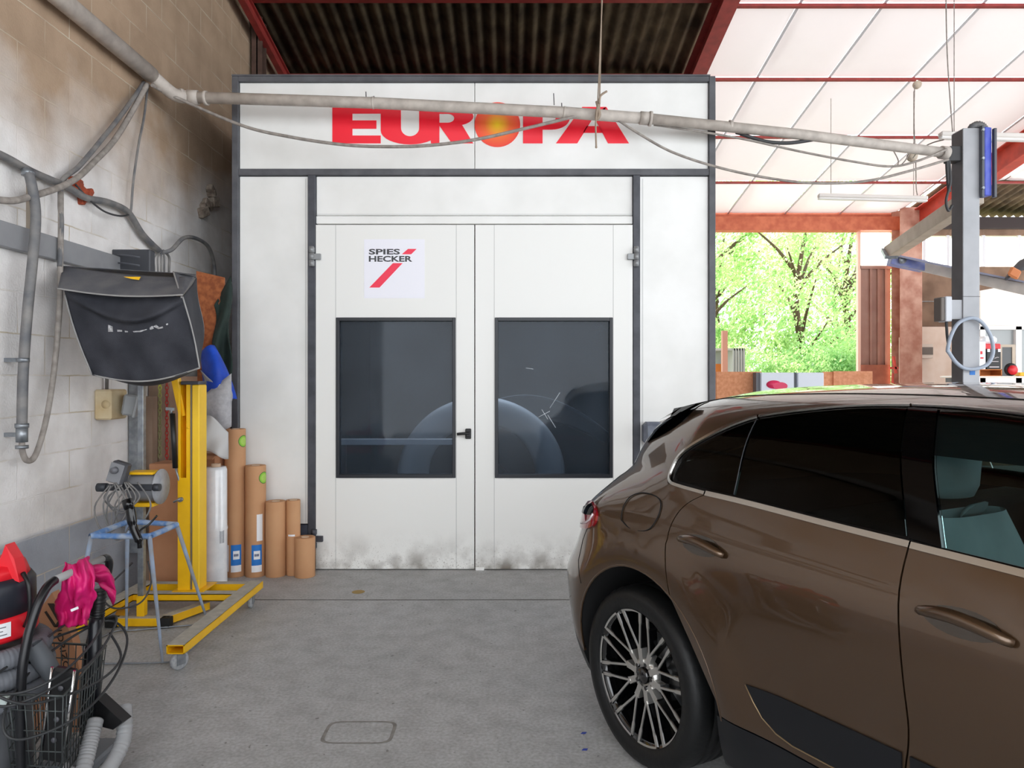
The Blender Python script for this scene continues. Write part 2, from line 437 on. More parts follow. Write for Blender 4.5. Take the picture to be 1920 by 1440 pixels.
# purlins
for Y in (7.71, 9.05, 10.48, 11.96):
    a = MB().box((2.25, Y-.025, roofz(Y)-.012), (13.9, Y+.025, roofz(Y)+.02)); struct('beam_purlin', a, M_redsteel)
for Y in (7.54, 9.0, 10.4):
    a = MB().box((-2.9, Y-.045, roofz(Y)-.06), (2.2, Y+.045, roofz(Y)+.03)); struct('beam_purlin', a, M_redsteel)
# beige strip behind the last purlin
struct('trim_2', MB().box((-2.75, 9.1, roofz(9.1)-.14), (2.2, 9.14, roofz(9.1)-.05)), M_beige)
def rafter(x, y0, y1, w=.17, h=.26, t=.018, m=None):
    mb = MB(); a = Vector((x, y0, roofz(y0)-.06-h/2)); b = Vector((x, y1, roofz(y1)-.06-h/2))
    mb.beam(a, b, t, h); u = Vector((0, 0, h/2))
    mb.beam(a+u, b+u, w, t); mb.beam(a-u, b-u, w, t)
    return mb
struct('beam_rafter', rafter(-2.80, -5, 9.0, .07, .13), M_redsteel)
struct('beam_rafter', rafter(2.22, -5, 13.3), M_redsteel)
struct('beam_rafter', rafter(7.42, -5, 13.3, .2, .34), M_redbright)
def isec(x, y, z0, z1, w=.16, d=.16, t=.014):
    mb = MB(); mb.box((x-w/2, y-d/2, z0), (x+w/2, y-d/2+t, z1)); mb.box((x-w/2, y+d/2-t, z0), (x+w/2, y+d/2, z1)); mb.box((x-t/2, y-d/2, z0), (x+t/2, y+d/2, z1)); return mb
struct('column', isec(-2.87, 8.05, 0, 6.1, .12, .14), M_brownsteel)
struct('column', isec(7.26, 13.05, 0, 4.75, .40, .3), mat('glare_paled_column', 'c79a86', .6, col2='a8705c', scale=5))  # red column; the glare washing it out is put into its pale colour

# rear wall pieces (Y = 13.3 .. 13.5)
BW = 13.3
def bw(px): return (px-CX)*BW/F
def bz(py): return H-(py-CY)*BW/F
struct('lintel', MB().box((2.2, BW-.14, bz(434)), (7.2, BW+.1, bz(409))), M_woodred)
struct('lintel_upper', MB().box((2.2, BW+.0, bz(409)), (7.2, BW+.1, bz(395))), M_woodred)
struct('wall_back', MB().box((-3.2, BW, 0), (3.5, BW+.2, bz(434)+.5)), M_conc)
struct('doorframe_post', MB().box((bw(1609), BW, 0), (bw(1614), BW+.08, bz(434))), mat('pale_post', 'e6bda9', .6))
# brown sheet door leaf with ribs, and window above it
d = MB(); d.box((bw(1614), BW+.05, 0), (bw(1672), BW+.09, bz(500)))
for px in (1634, 1648, 1662): d.box((bw(px)-.02, BW+.01, 0), (bw(px)+.02, BW+.06, bz(504)))
d.box((bw(1613), BW, bz(504)), (bw(1672), BW+.06, bz(498)))
struct('door_1', d, M_brownsheet)
struct('door_lower_sheet', MB().box((bw(1614), BW-.03, 0), (bw(1668), BW+.01, bz(684))), mat('rust_sheet', 'a8654c', .7, col2='935440', scale=6))
def frost_mat():
    m = bpy.data.materials.new('frosted_pane'); m.use_nodes = True
    N, nd, b = nodes_of(m); nd.remove(b)
    t = nd.new('ShaderNodeBsdfTranslucent'); t.inputs[0].default_value = (.95, .95, .95, 1)
    N.links.new(t.outputs[0], nd['Material Output'].inputs['Surface']); return m
M_frost = frost_mat()
struct('window_1', MB().box((bw(1613), BW+.06, bz(498)), (bw(1672), BW+.07, bz(434))), M_frost)
w = MB(); w.box((bw(1712), BW+.06, bz(500)), (bw(1990), BW+.07, bz(428))); struct('window_2', w, M_frost)
w = MB()
for px in (1733, 1778, 1845, 1912): w.box((bw(px)-.025, BW+.0, bz(500)), (bw(px)+.025, BW+.05, bz(430)))
struct('window_2_bars', w, mat('pale_frame', 'd9d9dc', .5))
struct('lintel_far', MB().box((7.5, BW-.1, bz(430)), (14, BW+.1, bz(409))), mat('dark_lintel', '3b3130', .8))
struct('lintel_concrete', MB().box((7.5, BW, bz(441)), (14, BW+.12, bz(430))), M_conc)
w = MB(); w.box((bw(1712), BW, bz(564)), (14, BW+.14, bz(500))); w.box((bw(1712), BW, 0), (14, BW+.14, bz(566.5))); w.box((bw(1712), BW+.04, 1), (14, BW+.13, bz(502)))
struct('wall_far', w, M_conc)
struct('column_timber', MB().box((bw(1696), BW-.2, 0), (bw(1708), BW-.05, bz(500))), M_woodred)

# ------------------------------------------------------------------ booth
BY = 6.11
bt = thing('spray_booth', 'white paint spray booth with grey frame and double doors under a red EUROPA sign', 'spray booth', P(888, 1067, BY))
def bx(px): return (px-CX)*BY/F
def bzz(py): return H-(py-CY)*BY/F
BD = 5.6   # depth
xl, xr, ztop = bx(437), bx(1340), bzz(145)
# body walls
mb = MB()
mb.box((xl, BY+.02, 0), (xl+.05, BY+BD, ztop-.02)); mb.box((xr-.05, BY+.02, 0), (xr, BY+BD, ztop-.02))
mb.box((xl, BY+BD-.05, 0), (xr, BY+BD, ztop-.02)); mb.box((xl, BY+.02, ztop-.07), (xr, BY+BD, ztop-.02))
obj('side_panel', mb, mat('booth_side', '8f9194', .5, col2='7c7e82', scale=3), bt)
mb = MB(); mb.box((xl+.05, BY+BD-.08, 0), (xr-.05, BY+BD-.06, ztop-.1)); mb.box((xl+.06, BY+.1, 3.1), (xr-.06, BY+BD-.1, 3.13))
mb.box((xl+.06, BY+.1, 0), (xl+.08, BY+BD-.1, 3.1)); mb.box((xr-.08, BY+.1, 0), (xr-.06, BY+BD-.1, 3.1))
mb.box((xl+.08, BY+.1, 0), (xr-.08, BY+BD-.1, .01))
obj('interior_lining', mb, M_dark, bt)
# frame
fr = MB()
fr.box((xl, BY-.03, 0), (bx(449), BY+.06, ztop), .004)
fr.box((bx(1328), BY-.03, 0), (xr, BY+.06, ztop), .004)
fr.box((bx(449), BY-.03, bzz(155)), (bx(1328), BY+.06, ztop), .004)
fr.box((bx(449), BY-.03, bzz(330)), (bx(1328), BY+.06, bzz(318)), .004)
fr.box((bx(437), BY-.032, ztop), (bx(1330), BY+.5, ztop+.012))
obj('frame', fr, M_grey, bt)
for x_, y_ in ((579, 593), (1186, 1199)):
    po = MB(); po.box((bx(x_), BY-.035, 0), (bx(y_), BY+.06, bzz(330)), .004); obj('door_post', po, M_dgrey, bt)
def panel(a, b, c, d_, m=M_white, y=BY, t=.04, name='panel'):
    mb = MB(); mb.box((bx(a), y, bzz(d_)), (bx(c), y+t, bzz(b)), .003)
    return obj(name, mb, m, bt)
panel(449.5, 155.5, 889.5, 318); panel(890.5, 155.5, 1327.5, 318)
panel(449.5, 331, 578.5, 982); panel(1199.5, 331, 1327.5, 1066)
panel(449.5, 984, 579, 1067, mat('skirt_blue_grey', '3d4250', .6, col2='4a5060', scale=7), BY+.005)
panel(593.5, 331, 1185.5, 404); panel(593.5, 405.5, 1185.5, 420, M_white, BY-.012, .05)
g = MB()
for px in (573, 1205): g.box((bx(px)-.002, BY-.001, bzz(980)), (bx(px)+.002, BY+.001, bzz(335)))
for py in (402,): g.box((bx(594), BY-.001, bzz(py)-.002), (bx(1185), BY+.001, bzz(py)+.002))
obj('panel_groove', g, mat('groove', 'b9bab8', .6), bt)
# doors
def dirt_door_mat():
    m = bpy.data.materials.new('door_white_dirty'); m.use_nodes = True
    N, nd, b = nodes_of(m); L = N.links.new; b.inputs['Roughness'].default_value = .42
    tc = nd.new('ShaderNodeTexCoord'); sp = nd.new('ShaderNodeSeparateXYZ'); L(tc.outputs['Object'], sp.inputs[0])
    n = nd.new('ShaderNodeTexNoise'); n.inputs['Scale'].default_value = 5.5; n.inputs['Detail'].default_value = 12; L(tc.outputs['Object'], n.inputs['Vector'])
    mr = nd.new('ShaderNodeMapRange'); mr.inputs['From Min'].default_value = .42; mr.inputs['From Max'].default_value = .0; L(sp.outputs['Z'], mr.inputs['Value'])
    pw = nd.new('ShaderNodeMath'); pw.operation = 'POWER'; pw.inputs[1].default_value = 2.2; L(mr.outputs[0], pw.inputs[0])
    mu = nd.new('ShaderNodeMath'); mu.operation = 'MULTIPLY'; L(pw.outputs[0], mu.inputs[0])
    r = nd.new('ShaderNodeMapRange'); r.inputs['From Min'].default_value = .42; r.inputs['From Max'].default_value = .68; L(n.outputs['Fac'], r.inputs['Value']); L(r.outputs[0], mu.inputs[1])
    x = nd.new('ShaderNodeMix'); x.data_type = 'RGBA'; x.inputs[6].default_value = lin('efefec'); x.inputs[7].default_value = lin('6b6155'); L(mu.outputs[0], x.inputs[0])
    n5 = nd.new('ShaderNodeTexNoise'); n5.inputs['Scale'].default_value = 90; L(tc.outputs['Object'], n5.inputs['Vector'])
    r5 = nd.new('ShaderNodeMapRange'); r5.inputs['From Min'].default_value = .6; r5.inputs['From Max'].default_value = .75; L(n5.outputs['Fac'], r5.inputs['Value'])
    m5 = nd.new('ShaderNodeMath'); m5.operation = 'MULTIPLY'; L(r5.outputs[0], m5.inputs[0]); L(pw.outputs[0], m5.inputs[1])
    x2 = nd.new('ShaderNodeMix'); x2.data_type = 'RGBA'; x2.inputs[7].default_value = lin('8b8378'); L(m5.outputs[0], x2.inputs[0]); L(x.outputs[2], x2.inputs[6])
    L(x2.outputs[2], b.inputs['Base Color']); return m
M_ddoor = dirt_door_mat()
def booth_door(a, c, wa, wc, handle):
    z0, z1 = bzz(1065), bzz(423); zw0, zw1 = bzz(895), bzz(596); y0, y1 = BY-.03, BY+.035
    mb = MB()
    mb.box((bx(a), y0, z0), (bx(c), y1, zw0)); mb.box((bx(a), y0, zw1), (bx(c), y1, z1))
    mb.box((bx(a), y0, zw0), (bx(wa), y1, zw1)); mb.box((bx(wc), y0, zw0), (bx(c), y1, zw1))
    dr = obj('door', mb, M_ddoor, bt)
    s = MB()
    for px in (wa-1, wc+1):
        s.box((bx(px)-.0015, y0-.0012, z0), (bx(px)+.0015, y0, z1))
    obj('door_seam', s, mat('seam_line', 'a9aaa8', .6), dr)
    f = MB(); e = .028
    f.box((bx(wa), y0-.012, zw0), (bx(wa)+e, y1, zw1), .003); f.box((bx(wc)-e, y0-.012, zw0), (bx(wc), y1, zw1), .003)
    f.box((bx(wa)+e, y0-.0118, zw0), (bx(wc)-e, y1, zw0+e)); f.box((bx(wa)+e, y0-.0118, zw1-e), (bx(wc)-e, y1, zw1))
    obj('window_frame', f, mat('window_black', '1b1e26', .4), dr)
    gl = MB(); gl.box((bx(wa)+e, BY+.008, zw0+e), (bx(wc)-e, BY+.012, zw1-e)); obj('glass', gl, M_bglass, dr)
    return dr
dl = booth_door(594, 889.5, 632, 855, True); drr = booth_door(891.5, 1185, 928, 1148, False)
hd = MB(); hd.box((bx(886), BY+.036, bzz(1065)), (bx(895), BY+.045, bzz(423))); obj('gap_mask', hd, M_black, bt)  # black strip added behind the door gap to block light from inside
hd = MB(); hd.box((bx(873), BY-.055, bzz(822)), (bx(884), BY-.03, bzz(803)), .006); hd.box((bx(874), BY-.085, bzz(818)), (bx(882), BY-.05, bzz(808)), .008)
hd.tube(cr([P(880, 813, BY-.075), P(868, 813, BY-.08), P(857, 814, BY-.075)], 5), .012, 10)
obj('handle', hd, M_black, dl)
hg = MB(); hg.box((bx(892), BY-.045, 0.0), (bx(908), BY-.01, .028), .003); obj('door_stop', hg, M_wdoor, bt)
def hinge(px, py, sgn, m):
    h = MB(); x = bx(px)
    h.cyl((x, BY-.06, bzz(py)-.085), (x, BY-.06, bzz(py)-.03), .02, 12); h.cyl((x, BY-.06, bzz(py)-.028), (x, BY-.06, bzz(py)+.028), .021, 12); h.cyl((x, BY-.06, bzz(py)+.03), (x, BY-.06, bzz(py)+.085), .02, 12)
    h.box((x, BY-.058, bzz(py)-.025), (x+sgn*.075, BY-.036, bzz(py)+.025), .003)
    h.box((x-.02, BY-.07, bzz(py)-.08), (x+.02, BY-.03, bzz(py)-.035), .003); h.box((x-.02, BY-.07, bzz(py)+.035), (x+.02, BY-.03, bzz(py)+.08), .003)
    obj('hinge', h, m, bt)
M_hinge = mat('hinge_grey', '909294', .4, .3)
hinge(588, 483, 1, M_hinge); hinge(1191, 483, -1, M_hinge); hinge(592, 1008, 1, M_dgrey)
# EUROPA lettering (outline shapes from the sign: crop coordinates 3 px = 1 px)
def ep(x, y): return Vector((bx(600+x/3), BY-.0015, bzz(160+y/3)))
def letter(name, polys, m=M_red):
    mb = MB()
    for p in polys: mb.prism([ep(*q) for q in p], (0, -.0025, 0))
    return obj(name, mb, m, bt)
T_, B_ = 122, 327
letter('sign_letter', [[(70, T_), (342, T_), (342, 160), (183, 160), (183, B_), (70, B_)], [(183, 198), (318, 198), (318, 245), (183, 245)], [(183, 283), (342, 283), (342, B_), (183, B_)]])
def arc(cx, cy, rx, ry, a0, a1, n=12): return [(cx+rx*math.cos(math.radians(a0+(a1-a0)*i/n)), cy-ry*math.sin(math.radians(a0+(a1-a0)*i/n))) for i in range(n+1)]
outer = arc(507, 255, 165, 78, 180, 360, 16); inner = arc(507, 240, 51, 47, 180, 360, 16)
polys = [[(342, T_), (455, T_), inner[0], outer[0]], [(558, T_), (672, T_), outer[-1], inner[-1]]]
for i in range(16): polys.append([outer[i], inner[i], inner[i+1], outer[i+1]])
letter('sign_letter', polys)
oo = arc(755, 175, 108, 53, 90, -90, 14); ii = arc(718, 186, 37, 25, 90, -90, 14)
polys = [[(672, T_), oo[0], ii[0], (672, 161)]]
for i in range(14): polys.append([oo[i], oo[i+1], ii[i+1], ii[i]])
polys += [[(672, 211), ii[-1], oo[-1], (672, 228)], [(672, 228), (755, 228), (800, 224), (862, B_), (742, B_)]]
polys += [[outer[-1], outer[-2], outer[-3], outer[-4], outer[-5], (624, B_), (672, B_)]]
letter('sign_letter', polys)
oo = arc(1300, 186, 105, 64, 90, -90, 14); ii = arc(1290, 186, 35, 25, 90, -90, 14)
polys = [[(1142, T_), (1252, T_), (1252, B_), (1142, B_)], [(1252, T_), oo[0], ii[0], (1252, 161)], [(1252, 211), ii[-1], oo[-1], (1252, 250)]]
for i in range(14): polys.append([oo[i], oo[i+1], ii[i+1], ii[i]])
letter('sign_letter', polys)
polys = [[(1475, T_), (1610, T_), (1590, 160), (1540, 178), (1447, B_), (1327, B_)], [(1610, T_), (1738, B_), (1620, B_), (1540, 178), (1560, 150)], [(1500, 230), (1570, 230), (1592, 268), (1478, 268)]]
letter('sign_letter', polys)
sunm = bpy.data.materials.new('sun_gradient'); sunm.use_nodes = True
N, nd, b = nodes_of(sunm); tc = nd.new('ShaderNodeTexCoord'); mp = nd.new('ShaderNodeMapping'); mp.inputs['Scale'].default_value = (2, 2, 2)
gr = nd.new('ShaderNodeTexGradient'); gr.gradient_type = 'SPHERICAL'; N.links.new(tc.outputs['Object'], mp.inputs[0]); N.links.new(mp.outputs[0], gr.inputs[0])
rp = nd.new('ShaderNodeValToRGB'); e = rp.color_ramp.elements; e[0].position = .55; e[0].color = lin('fb2a36'); e[1].position = .98; e[1].color = lin('ffd21c'); q = rp.color_ramp.elements.new(.78); q.color = lin('fb7030')
N.links.new(gr.outputs['Fac'], rp.inputs[0]); N.links.new(rp.outputs[0], b.inputs['Base Color'])
cs = ep(998, 222); disc = MB(); disc.prism([ep(998+128*math.cos(a*PI/24), 222+126*math.sin(a*PI/24)) for a in range(48)], (0, -.0032, 0))
so = obj('sun_emblem', disc, sunm, bt)
off = cs-BASE[bt.name]+Vector((0, -.003, 0))
for v in so.data.vertices: v.co -= off
so.location = off
# SPIES HECKER sticker
st = MB(); st.box((bx(684), BY-.0318, bzz(560)), (bx(797), BY-.0305, bzz(450))); obj('sticker', st, mat('sticker_white', 'f1f1fa', .4), bt)
M_tgrey = mat('text_grey', '3d3d42', .5)
text_mesh('sticker_text', 'SPIES', M_tgrey, bt, (bx(693), BY-.032, bzz(478.5)), (1, 0, 0), (0, 0, 1), bx(751)-bx(693), bzz(468)-bzz(478.5), .001, .03)
text_mesh('sticker_text', 'HECKER', M_tgrey, bt, (bx(693), BY-.032, bzz(492)), (1, 0, 0), (0, 0, 1), bx(774)-bx(693), bzz(481)-bzz(492), .001, .03)
rb = MB()
for pl in ([(754.5, 478), (766, 468), (782, 468), (772, 478)], [(694, 540), (713, 540), (756, 494.5), (738, 494.5)]):
    rb.prism([Vector((bx(a), BY-.032, bzz(c))) for a, c in pl], (0, -.001, 0))
obj('sticker_stripe', rb, mat('stripe_red', 'f5224a', .4), bt)
sc_ = MB()
for a_, b_ in (((1010, 782), (1031, 771)), ((1016, 768), (1027, 786)), ((1027, 778), (1042, 802)), ((1031, 765), (1050, 736)), ((986, 690), (1000, 692))):
    sc_.tube([Vector((bx(a_[0]), BY+.007, bzz(a_[1]))), Vector((bx(b_[0]), BY+.007, bzz(b_[1])))], .0022, 5)
obj('glass_scratches', sc_, mat('scratch_pale', 'c9d0d8', .6), drr)
# inside: arched shapes added for the pale arc in the glass, and a bench
wing = thing('arch_shape', 'pale rounded arch shape dimly visible through the spray booth windows', 'car', (.0, 7.6, 0))
def wfn(a, c):
    an = PI*(1.02-1.04*a); r = .56+.30*c
    return Vector((-.33+1.05*r*math.cos(an), 7.6+.2-.5*math.sin(PI*c*.5)+.35*c, .58+r*math.sin(an)))
wb = MB().grid(wfn, 40, 8); obj('arch_band', wb, mat('arch_pale', 'c9d2da', .5), wing, thick=.01)
wb = MB().grid(lambda a, c: Vector((-1.0+2.3*a, 8.15+.5*c, .5+.95*math.sin(PI*(.12+.76*a))*(1-.3*c))), 24, 6); obj('bonnet', wb, mat('arch_dark', '59646e', .6), wing, thick=.01)
wb = MB().lathe([(.0, -.1), (.3, -.1), (.36, -.05), (.36, .1), (.0, .1)], (-.33, 8.0, .36), 'y', 30); obj('wheel', wb, M_rubber, wing)
bb = thing('booth_bench', 'long low pale rail behind the left spray booth window', 'rail', (-1.2, 7.1, 0))
bb_b = MB(); bb_b.box((-1.75, 7.0, 1.005-.02), (-.3, 7.12, 1.02+.02), .004); obj('rail_top', bb_b, mat('rail_pale', 'd5dae0', .5), bb)
for x in (-1.7, -.4):
    q = MB(); q.box((x, 7.03, 0.01), (x+.05, 7.08, .99)); obj('leg', q, M_grey, bb)

bl = bpy.data.lights.new('booth_fill', 'AREA'); bl.energy = 38; bl.size = 1.2; bl_o = bpy.data.objects.new('booth_fill', bl); COL.objects.link(bl_o); bl_o.location = (0, 8.0, 3.05)  # fill light added inside the booth to brighten the arch shape
# grey seat-like guard on the right panel
gd = MB(); gd.box((bx(1206)*.985, BY-.14, bzz(832)), (bx(1252)*.985, BY-.002, bzz(790)), .03)
gdo = tag(obj('padded_guard', gd, mat('guard_grey', '7d838e', .5, col2='5a6070', scale=8)), 'small grey padded box on the white booth panel behind the brown car', 'guard')

# ------------------------------------------------------------------ overhead pipe, cables and rope
pp = thing('overhead_pipe', 'long dusty grey pipe running from the block wall across the red EUROPA sign', 'pipe', P(800, 200, 5.85))
a0 = WX(60, -48, .1); a1 = Vector((-2.86, 5.62, 4.05))
mb = MB(); mb.tube([Vector((-2.86, 2.6, 4.05)), a1], .062, 20); obj('wall_pipe', mb, M_pipe, pp)
e1 = P(352, 182, 5.86)
mb = MB(); mb.tube(cr([a1+Vector((0, -.05, 0)), a1, P(325, 176, 5.78), e1], 6), .052, 20); obj('elbow', mb, M_pipe, pp)
e2 = P(1222, 223, 5.88); e3 = P(1776, 287, 6.24)
mb = MB(); mb.tube([e1, P(700, 193, 5.88), P(1060, 211, 5.88), e2], .046, 20); obj('long_pipe', mb, M_pipe, pp)
mb = MB(); mb.tube([e2, P(1500, 252, 6.05), e3], .043, 20); obj('long_pipe', mb, M_pipe, pp)
for c, d_, r in ((e1, P(372, 183, 5.87), .058), (P(335, 178, 5.82), P(342, 180, 5.84), .056), (P(383, 184, 5.87), P(389, 184, 5.87), .058), (P(698, 193, 5.88), P(701, 193, 5.88), .050), (P(1056, 211, 5.88), P(1060, 211.5, 5.88), .050), (P(1200, 221, 5.88), P(1216, 222.5, 5.88), .053), (P(1217, 222.6, 5.88), P(1222, 223, 5.88), .060), (P(1366, 236, 5.97), P(1372, 236.5, 5.97), .047), (P(1764, 286, 6.23), P(1776, 287, 6.24), .056)):
    mb = MB(); mb.cyl(c, d_, r, 20); obj('collar', mb, M_pipe, pp)
mb = MB()
for px, py in ((686, 172), (701, 180), (1038, 175), (1053, 193)): mb.cyl(P(px, py, 5.88), P(px+1, py+22, 5.88), .004, 6)
obj('hanger_wire', mb, M_cabled, pp)
def cable(name, pts, r, m, label, cat, group=None, n=8, seg=8):
    mb = MB(); mb.tube(cr(pts, seg), r, n); return tag(obj(name, mb, m), label, cat, group)
Yc = 5.80
cable('sagging_cable', [WX(285, 160, .14), P(320, 178, 5.75), P(450, 234, Yc), P(540, 256, Yc), P(640, 271, Yc), P(720, 275, Yc), P(800, 273, Yc), P(890, 262, Yc), P(980, 242, Yc), P(1080, 218, 5.86)], .013, M_cable, 'thin dusty cable sagging in a long loop below the letters of the red sign', 'cable')
cable('sagging_cable', [P(1160, 226, 5.87), P(1200, 252, 5.87), P(1260, 285, 5.9), P(1340, 312, 5.95), P(1430, 332, 6.0), P(1520, 343, 6.0), P(1620, 340, 6.05), P(1700, 322, 6.1), P(1778, 299, 6.2)], .011, M_cable, 'dusty cable looping lowest of all between the sign and the lift post', 'cable')
cable('sagging_cable', [P(1226, 234, 5.92), P(1320, 248, 5.97), P(1400, 262, 6.0), P(1500, 284, 6.05), P(1600, 303, 6.05), P(1670, 312, 6.1), P(1720, 302, 6.1), P(1775, 280, 6.18)], .010, M_cable, 'pale cable hanging just under the pipe towards the grey lift post', 'cable')
cable('black_cable_bundle', [P(1380, 248, 6.02), P(1410, 258, 6.02), P(1440, 266, 6.02), P(1480, 268, 6.05), P(1524, 262, 6.08)], .016, M_cabled, 'dark cable bundle tied under the pipe right of the sign', 'cable')
rp = thing('hanging_rope', 'thin rope hanging from the roof and knotted round the overhead pipe', 'rope', P(1120, 210, 5.86))
mb = MB(); mb.tube([P(1135, -140, 5.8), P(1120, 212, 5.80)], .006, 6); mb.tube([P(1131, -140, 5.86), P(1124, 205, 5.84)], .006, 6); obj('rope_strand', mb, M_ropem, rp)
mb = MB(); mb.tube(cr([P(1124, 195, 5.79), P(1126, 180, 5.79), P(1138, 171, 5.79)], 5), .009, 6); mb.tube(cr([P(1119, 205, 5.79), P(1117, 235, 5.79), P(1118, 276, 5.79)], 5), .008, 6)
mb.tube(cr([P(1119, 190, 5.81), P(1124, 215, 5.81), P(1118, 222, 5.82), P(1122, 195, 5.8)], 5), .013, 8); mb.lathe([(0, -.012), (.012, 0), (0, .012)], P(1118, 276, 5.79), 'z', 8); obj('rope_knot', mb, M_ropem, rp)

# ------------------------------------------------------------------ things on the left wall
b = MB(); b.box((-2.955, 2.4, 2.40), (-2.90, 5.65, 2.545), .004)
wt = tag(obj('cable_trunking', b, mat('trunking_grey', '8f9093', .5, col2='85868a', scale=6)), 'wide flat grey metal trunking fixed along the block wall', 'trunking')
def wc(name, pts, r, m, label, cat='hose', off=.05, group=None):
    q = []
    for p in pts: q.append(WX(p[0], p[1], p[2] if len(p) > 2 else off))
    return cable(name, q, r, m, label, cat, group)
wc('wall_hose', [(270, 155), (235, 205), (200, 250), (150, 310), (118, 338, .06), (113, 380, .06), (115, 420, .08), (112, 500, .08)], .016, M_hose, 'grey hose dropping from the pipe corner to the upright cable, outer of two', off=.06)
wc('wall_hose', [(276, 158, .09), (250, 205), (215, 262), (180, 300), (135, 340, .1), (60, 368, .1), (0, 375, .1), (-120, 338, .08), (-500, 205, .06)], .020, M_cable, 'pale grey hose swinging from the pipe corner left along the wall', off=.07)
wc('wall_cable', [(277, 160), (270, 220), (260, 270), (250, 340), (246, 390), (243, 402)], .009, M_hose, 'thin grey cable hanging straight down from the pipe corner', 'cable')
wc('black_conduit', [(-500, 73), (-120, 238), (0, 290), (60, 322), (125, 350), (162, 371, .06), (205, 380, .06), (240, 398), (268, 440), (300, 472)], .024, M_hose, 'dark grey hose running down along the wall past the broken red brick', off=.05)
wc('wall_cable', [(142, 346), (165, 372, .07), (195, 396, .08), (225, 405, .08), (243, 402, .05)], .007, M_cabled, 'thin dark cable dipping below the dark hose', 'cable')
wc('wall_hose', [(302, 474), (322, 468, .12), (345, 446, .14), (370, 448, .14), (392, 465, .14), (402, 500, .1), (402, 540, .1)], .017, M_hose, 'short grey hose arching right towards the booth corner')
bn = thing('cable_bundle', 'bundle of grey cables dropping behind the black fabric cover', 'cables', WX(305, 500, .06))
for i, (x, r) in enumerate(((296, .006), (302, .006), (308, .008), (317, .011), (290, .005))):
    mb = MB(); mb.tube(cr([WX(303+i, 470, .07), WX(x, 482, .07), WX(x, 505, .06), WX(x, 545, .02), WX(x, 560, -.01)], 5), r, 6); obj('cable', mb, M_hose, bn)
# U-shaped hose with fittings
uh = thing('drop_hose', 'long grey air hose hanging in a U on the wall beside the black cover', 'hose', WX(60, 600, .1))
mb = MB(); mb.tube(cr([WX(50, 318, .09), WX(58, 340, .12), WX(67, 400, .12), WX(62, 480, .12), WX(52, 580, .11), WX(44, 690, .1), WX(41, 800, .1)], 8), .028, 12); obj('hose', mb, M_hose, uh)
mb = MB(); mb.tube(cr([WX(41, 800, .1), WX(42, 845, .1), WX(52, 864, .1), (WX(68, 850, .1)), WX(88, 780, .09), WX(103, 680, .09), WX(112, 570, .09), WX(113, 500, .08), WX(114, 440, .08), WX(114, 360, .06)], 8), .017, 10); obj('hose', mb, M_cable, uh)
for (px, py, h, r) in ((43, 675, 4, .034), (41, 798, 4, .036), (41, 815, 14, .031), (53, 324, 6, .036), (41, 838, 3, .034)):
    mb = MB(); mb.cyl(WX(px, py-h, .1), WX(px, py+h, .1), r, 12); obj('fitting', mb, M_zinc, uh)
for py in (675, 815):
    a_ = WX(42, py, .1); mb = MB(); mb.box((-2.97, a_.y-.012, a_.z-.012), (a_.x, a_.y+.012, a_.z+.012)); obj('wall_clip', mb, M_zinc, uh)
mb = MB(); mb.box(WX(50, 335, 0.0), WX(58, 470, .03)); tag(obj('wall_bracket_strip', mb, mat('strip_tan', '9a8e80', .8)), 'narrow tan strip on the wall behind the hanging air hose', 'strip')
# broken brick spots
def chunk(name, c, r, m, label, cat, seed):
    random.seed(seed); mb = MB()
    for k in range(7):
        p = Vector(c)+Vector((random.uniform(0, .02), random.uniform(-r, r), random.uniform(-r, r)))
        R = Matrix.Rotation(random.uniform(-.7, .7), 3, 'X') @ Matrix.Rotation(random.uniform(-.4, .4), 3, 'Z')
        mb.obox(p, (random.uniform(.05, .09), random.uniform(.05, .12), random.uniform(.03, .1)), R, .008)
    return tag(obj(name, mb, m), label, cat)
chunk('broken_brick', WX(148, 366, .0), .07, M_terra, 'broken orange terracotta brick sticking out of the grey block wall', 'brick', 3)
chunk('broken_block', WX(388, 375, .02), .14, M_brok, 'broken brown masonry lump at the wall end beside the booth', 'rubble', 5)
# dark louvred box
lv = thing('louvred_box', 'dark grey plastic box with curved louvres above the black cover', 'box', WX(272, 500, .1))
c0 = Vector((-2.80, 5.22, 2.44))
mb = MB(); mb.box((-2.97, 5.25, 2.33), (-2.68, 5.33, 2.60), .008); obj('body', mb, mat('louvre_dark', '3c3e44', .5), lv)
mb = MB()
for k in range(4):
    z = 2.37+k*.06
    mb.grid(lambda a, c: Vector((-2.91+.2*a, 5.26-.10*math.sin(PI*a*.5+.3), z-.03*a+.012*c)), 8, 1)
obj('louvre', mb, mat('louvre_grey', '55575e', .5), lv, thick=.006)
# socket box
sb = thing('socket_box', 'dusty cream switch box with a tilted grey socket on the wall', 'electrical box', WX(198, 760, .06))
mb = MB(); mb.box((-2.96, 5.02, 1.35), (-2.84, 5.24, 1.565), .012); obj('box', mb, M_cream, sb)
mb = MB(); mb.obox((-2.77, 5.16, 1.45), (.1, .12, .15), Matrix.Rotation(.35, 3, 'Z') @ Matrix.Rotation(.15, 3, 'Y'), .012); mb.obox((-2.715, 5.13, 1.44), (.02, .13, .16), Matrix.Rotation(.35, 3, 'Z') @ Matrix.Rotation(.2, 3, 'Y'), .006); obj('socket', mb, M_sock, sb)
mb = MB(); mb.lathe([(0, 0), (.03, 0), (.03, .006), (0, .006)], (-2.875, 5.017, 1.46), 'y', 16); obj('knockout', mb, M_cream, sb)
mb = MB(); mb.cyl((-2.93, 5.13, 1.565), (-2.93, 5.13, 2.4), .012, 8); tag(obj('conduit', mb, M_pipe2), 'thin conduit running up from the cream switch box', 'conduit')
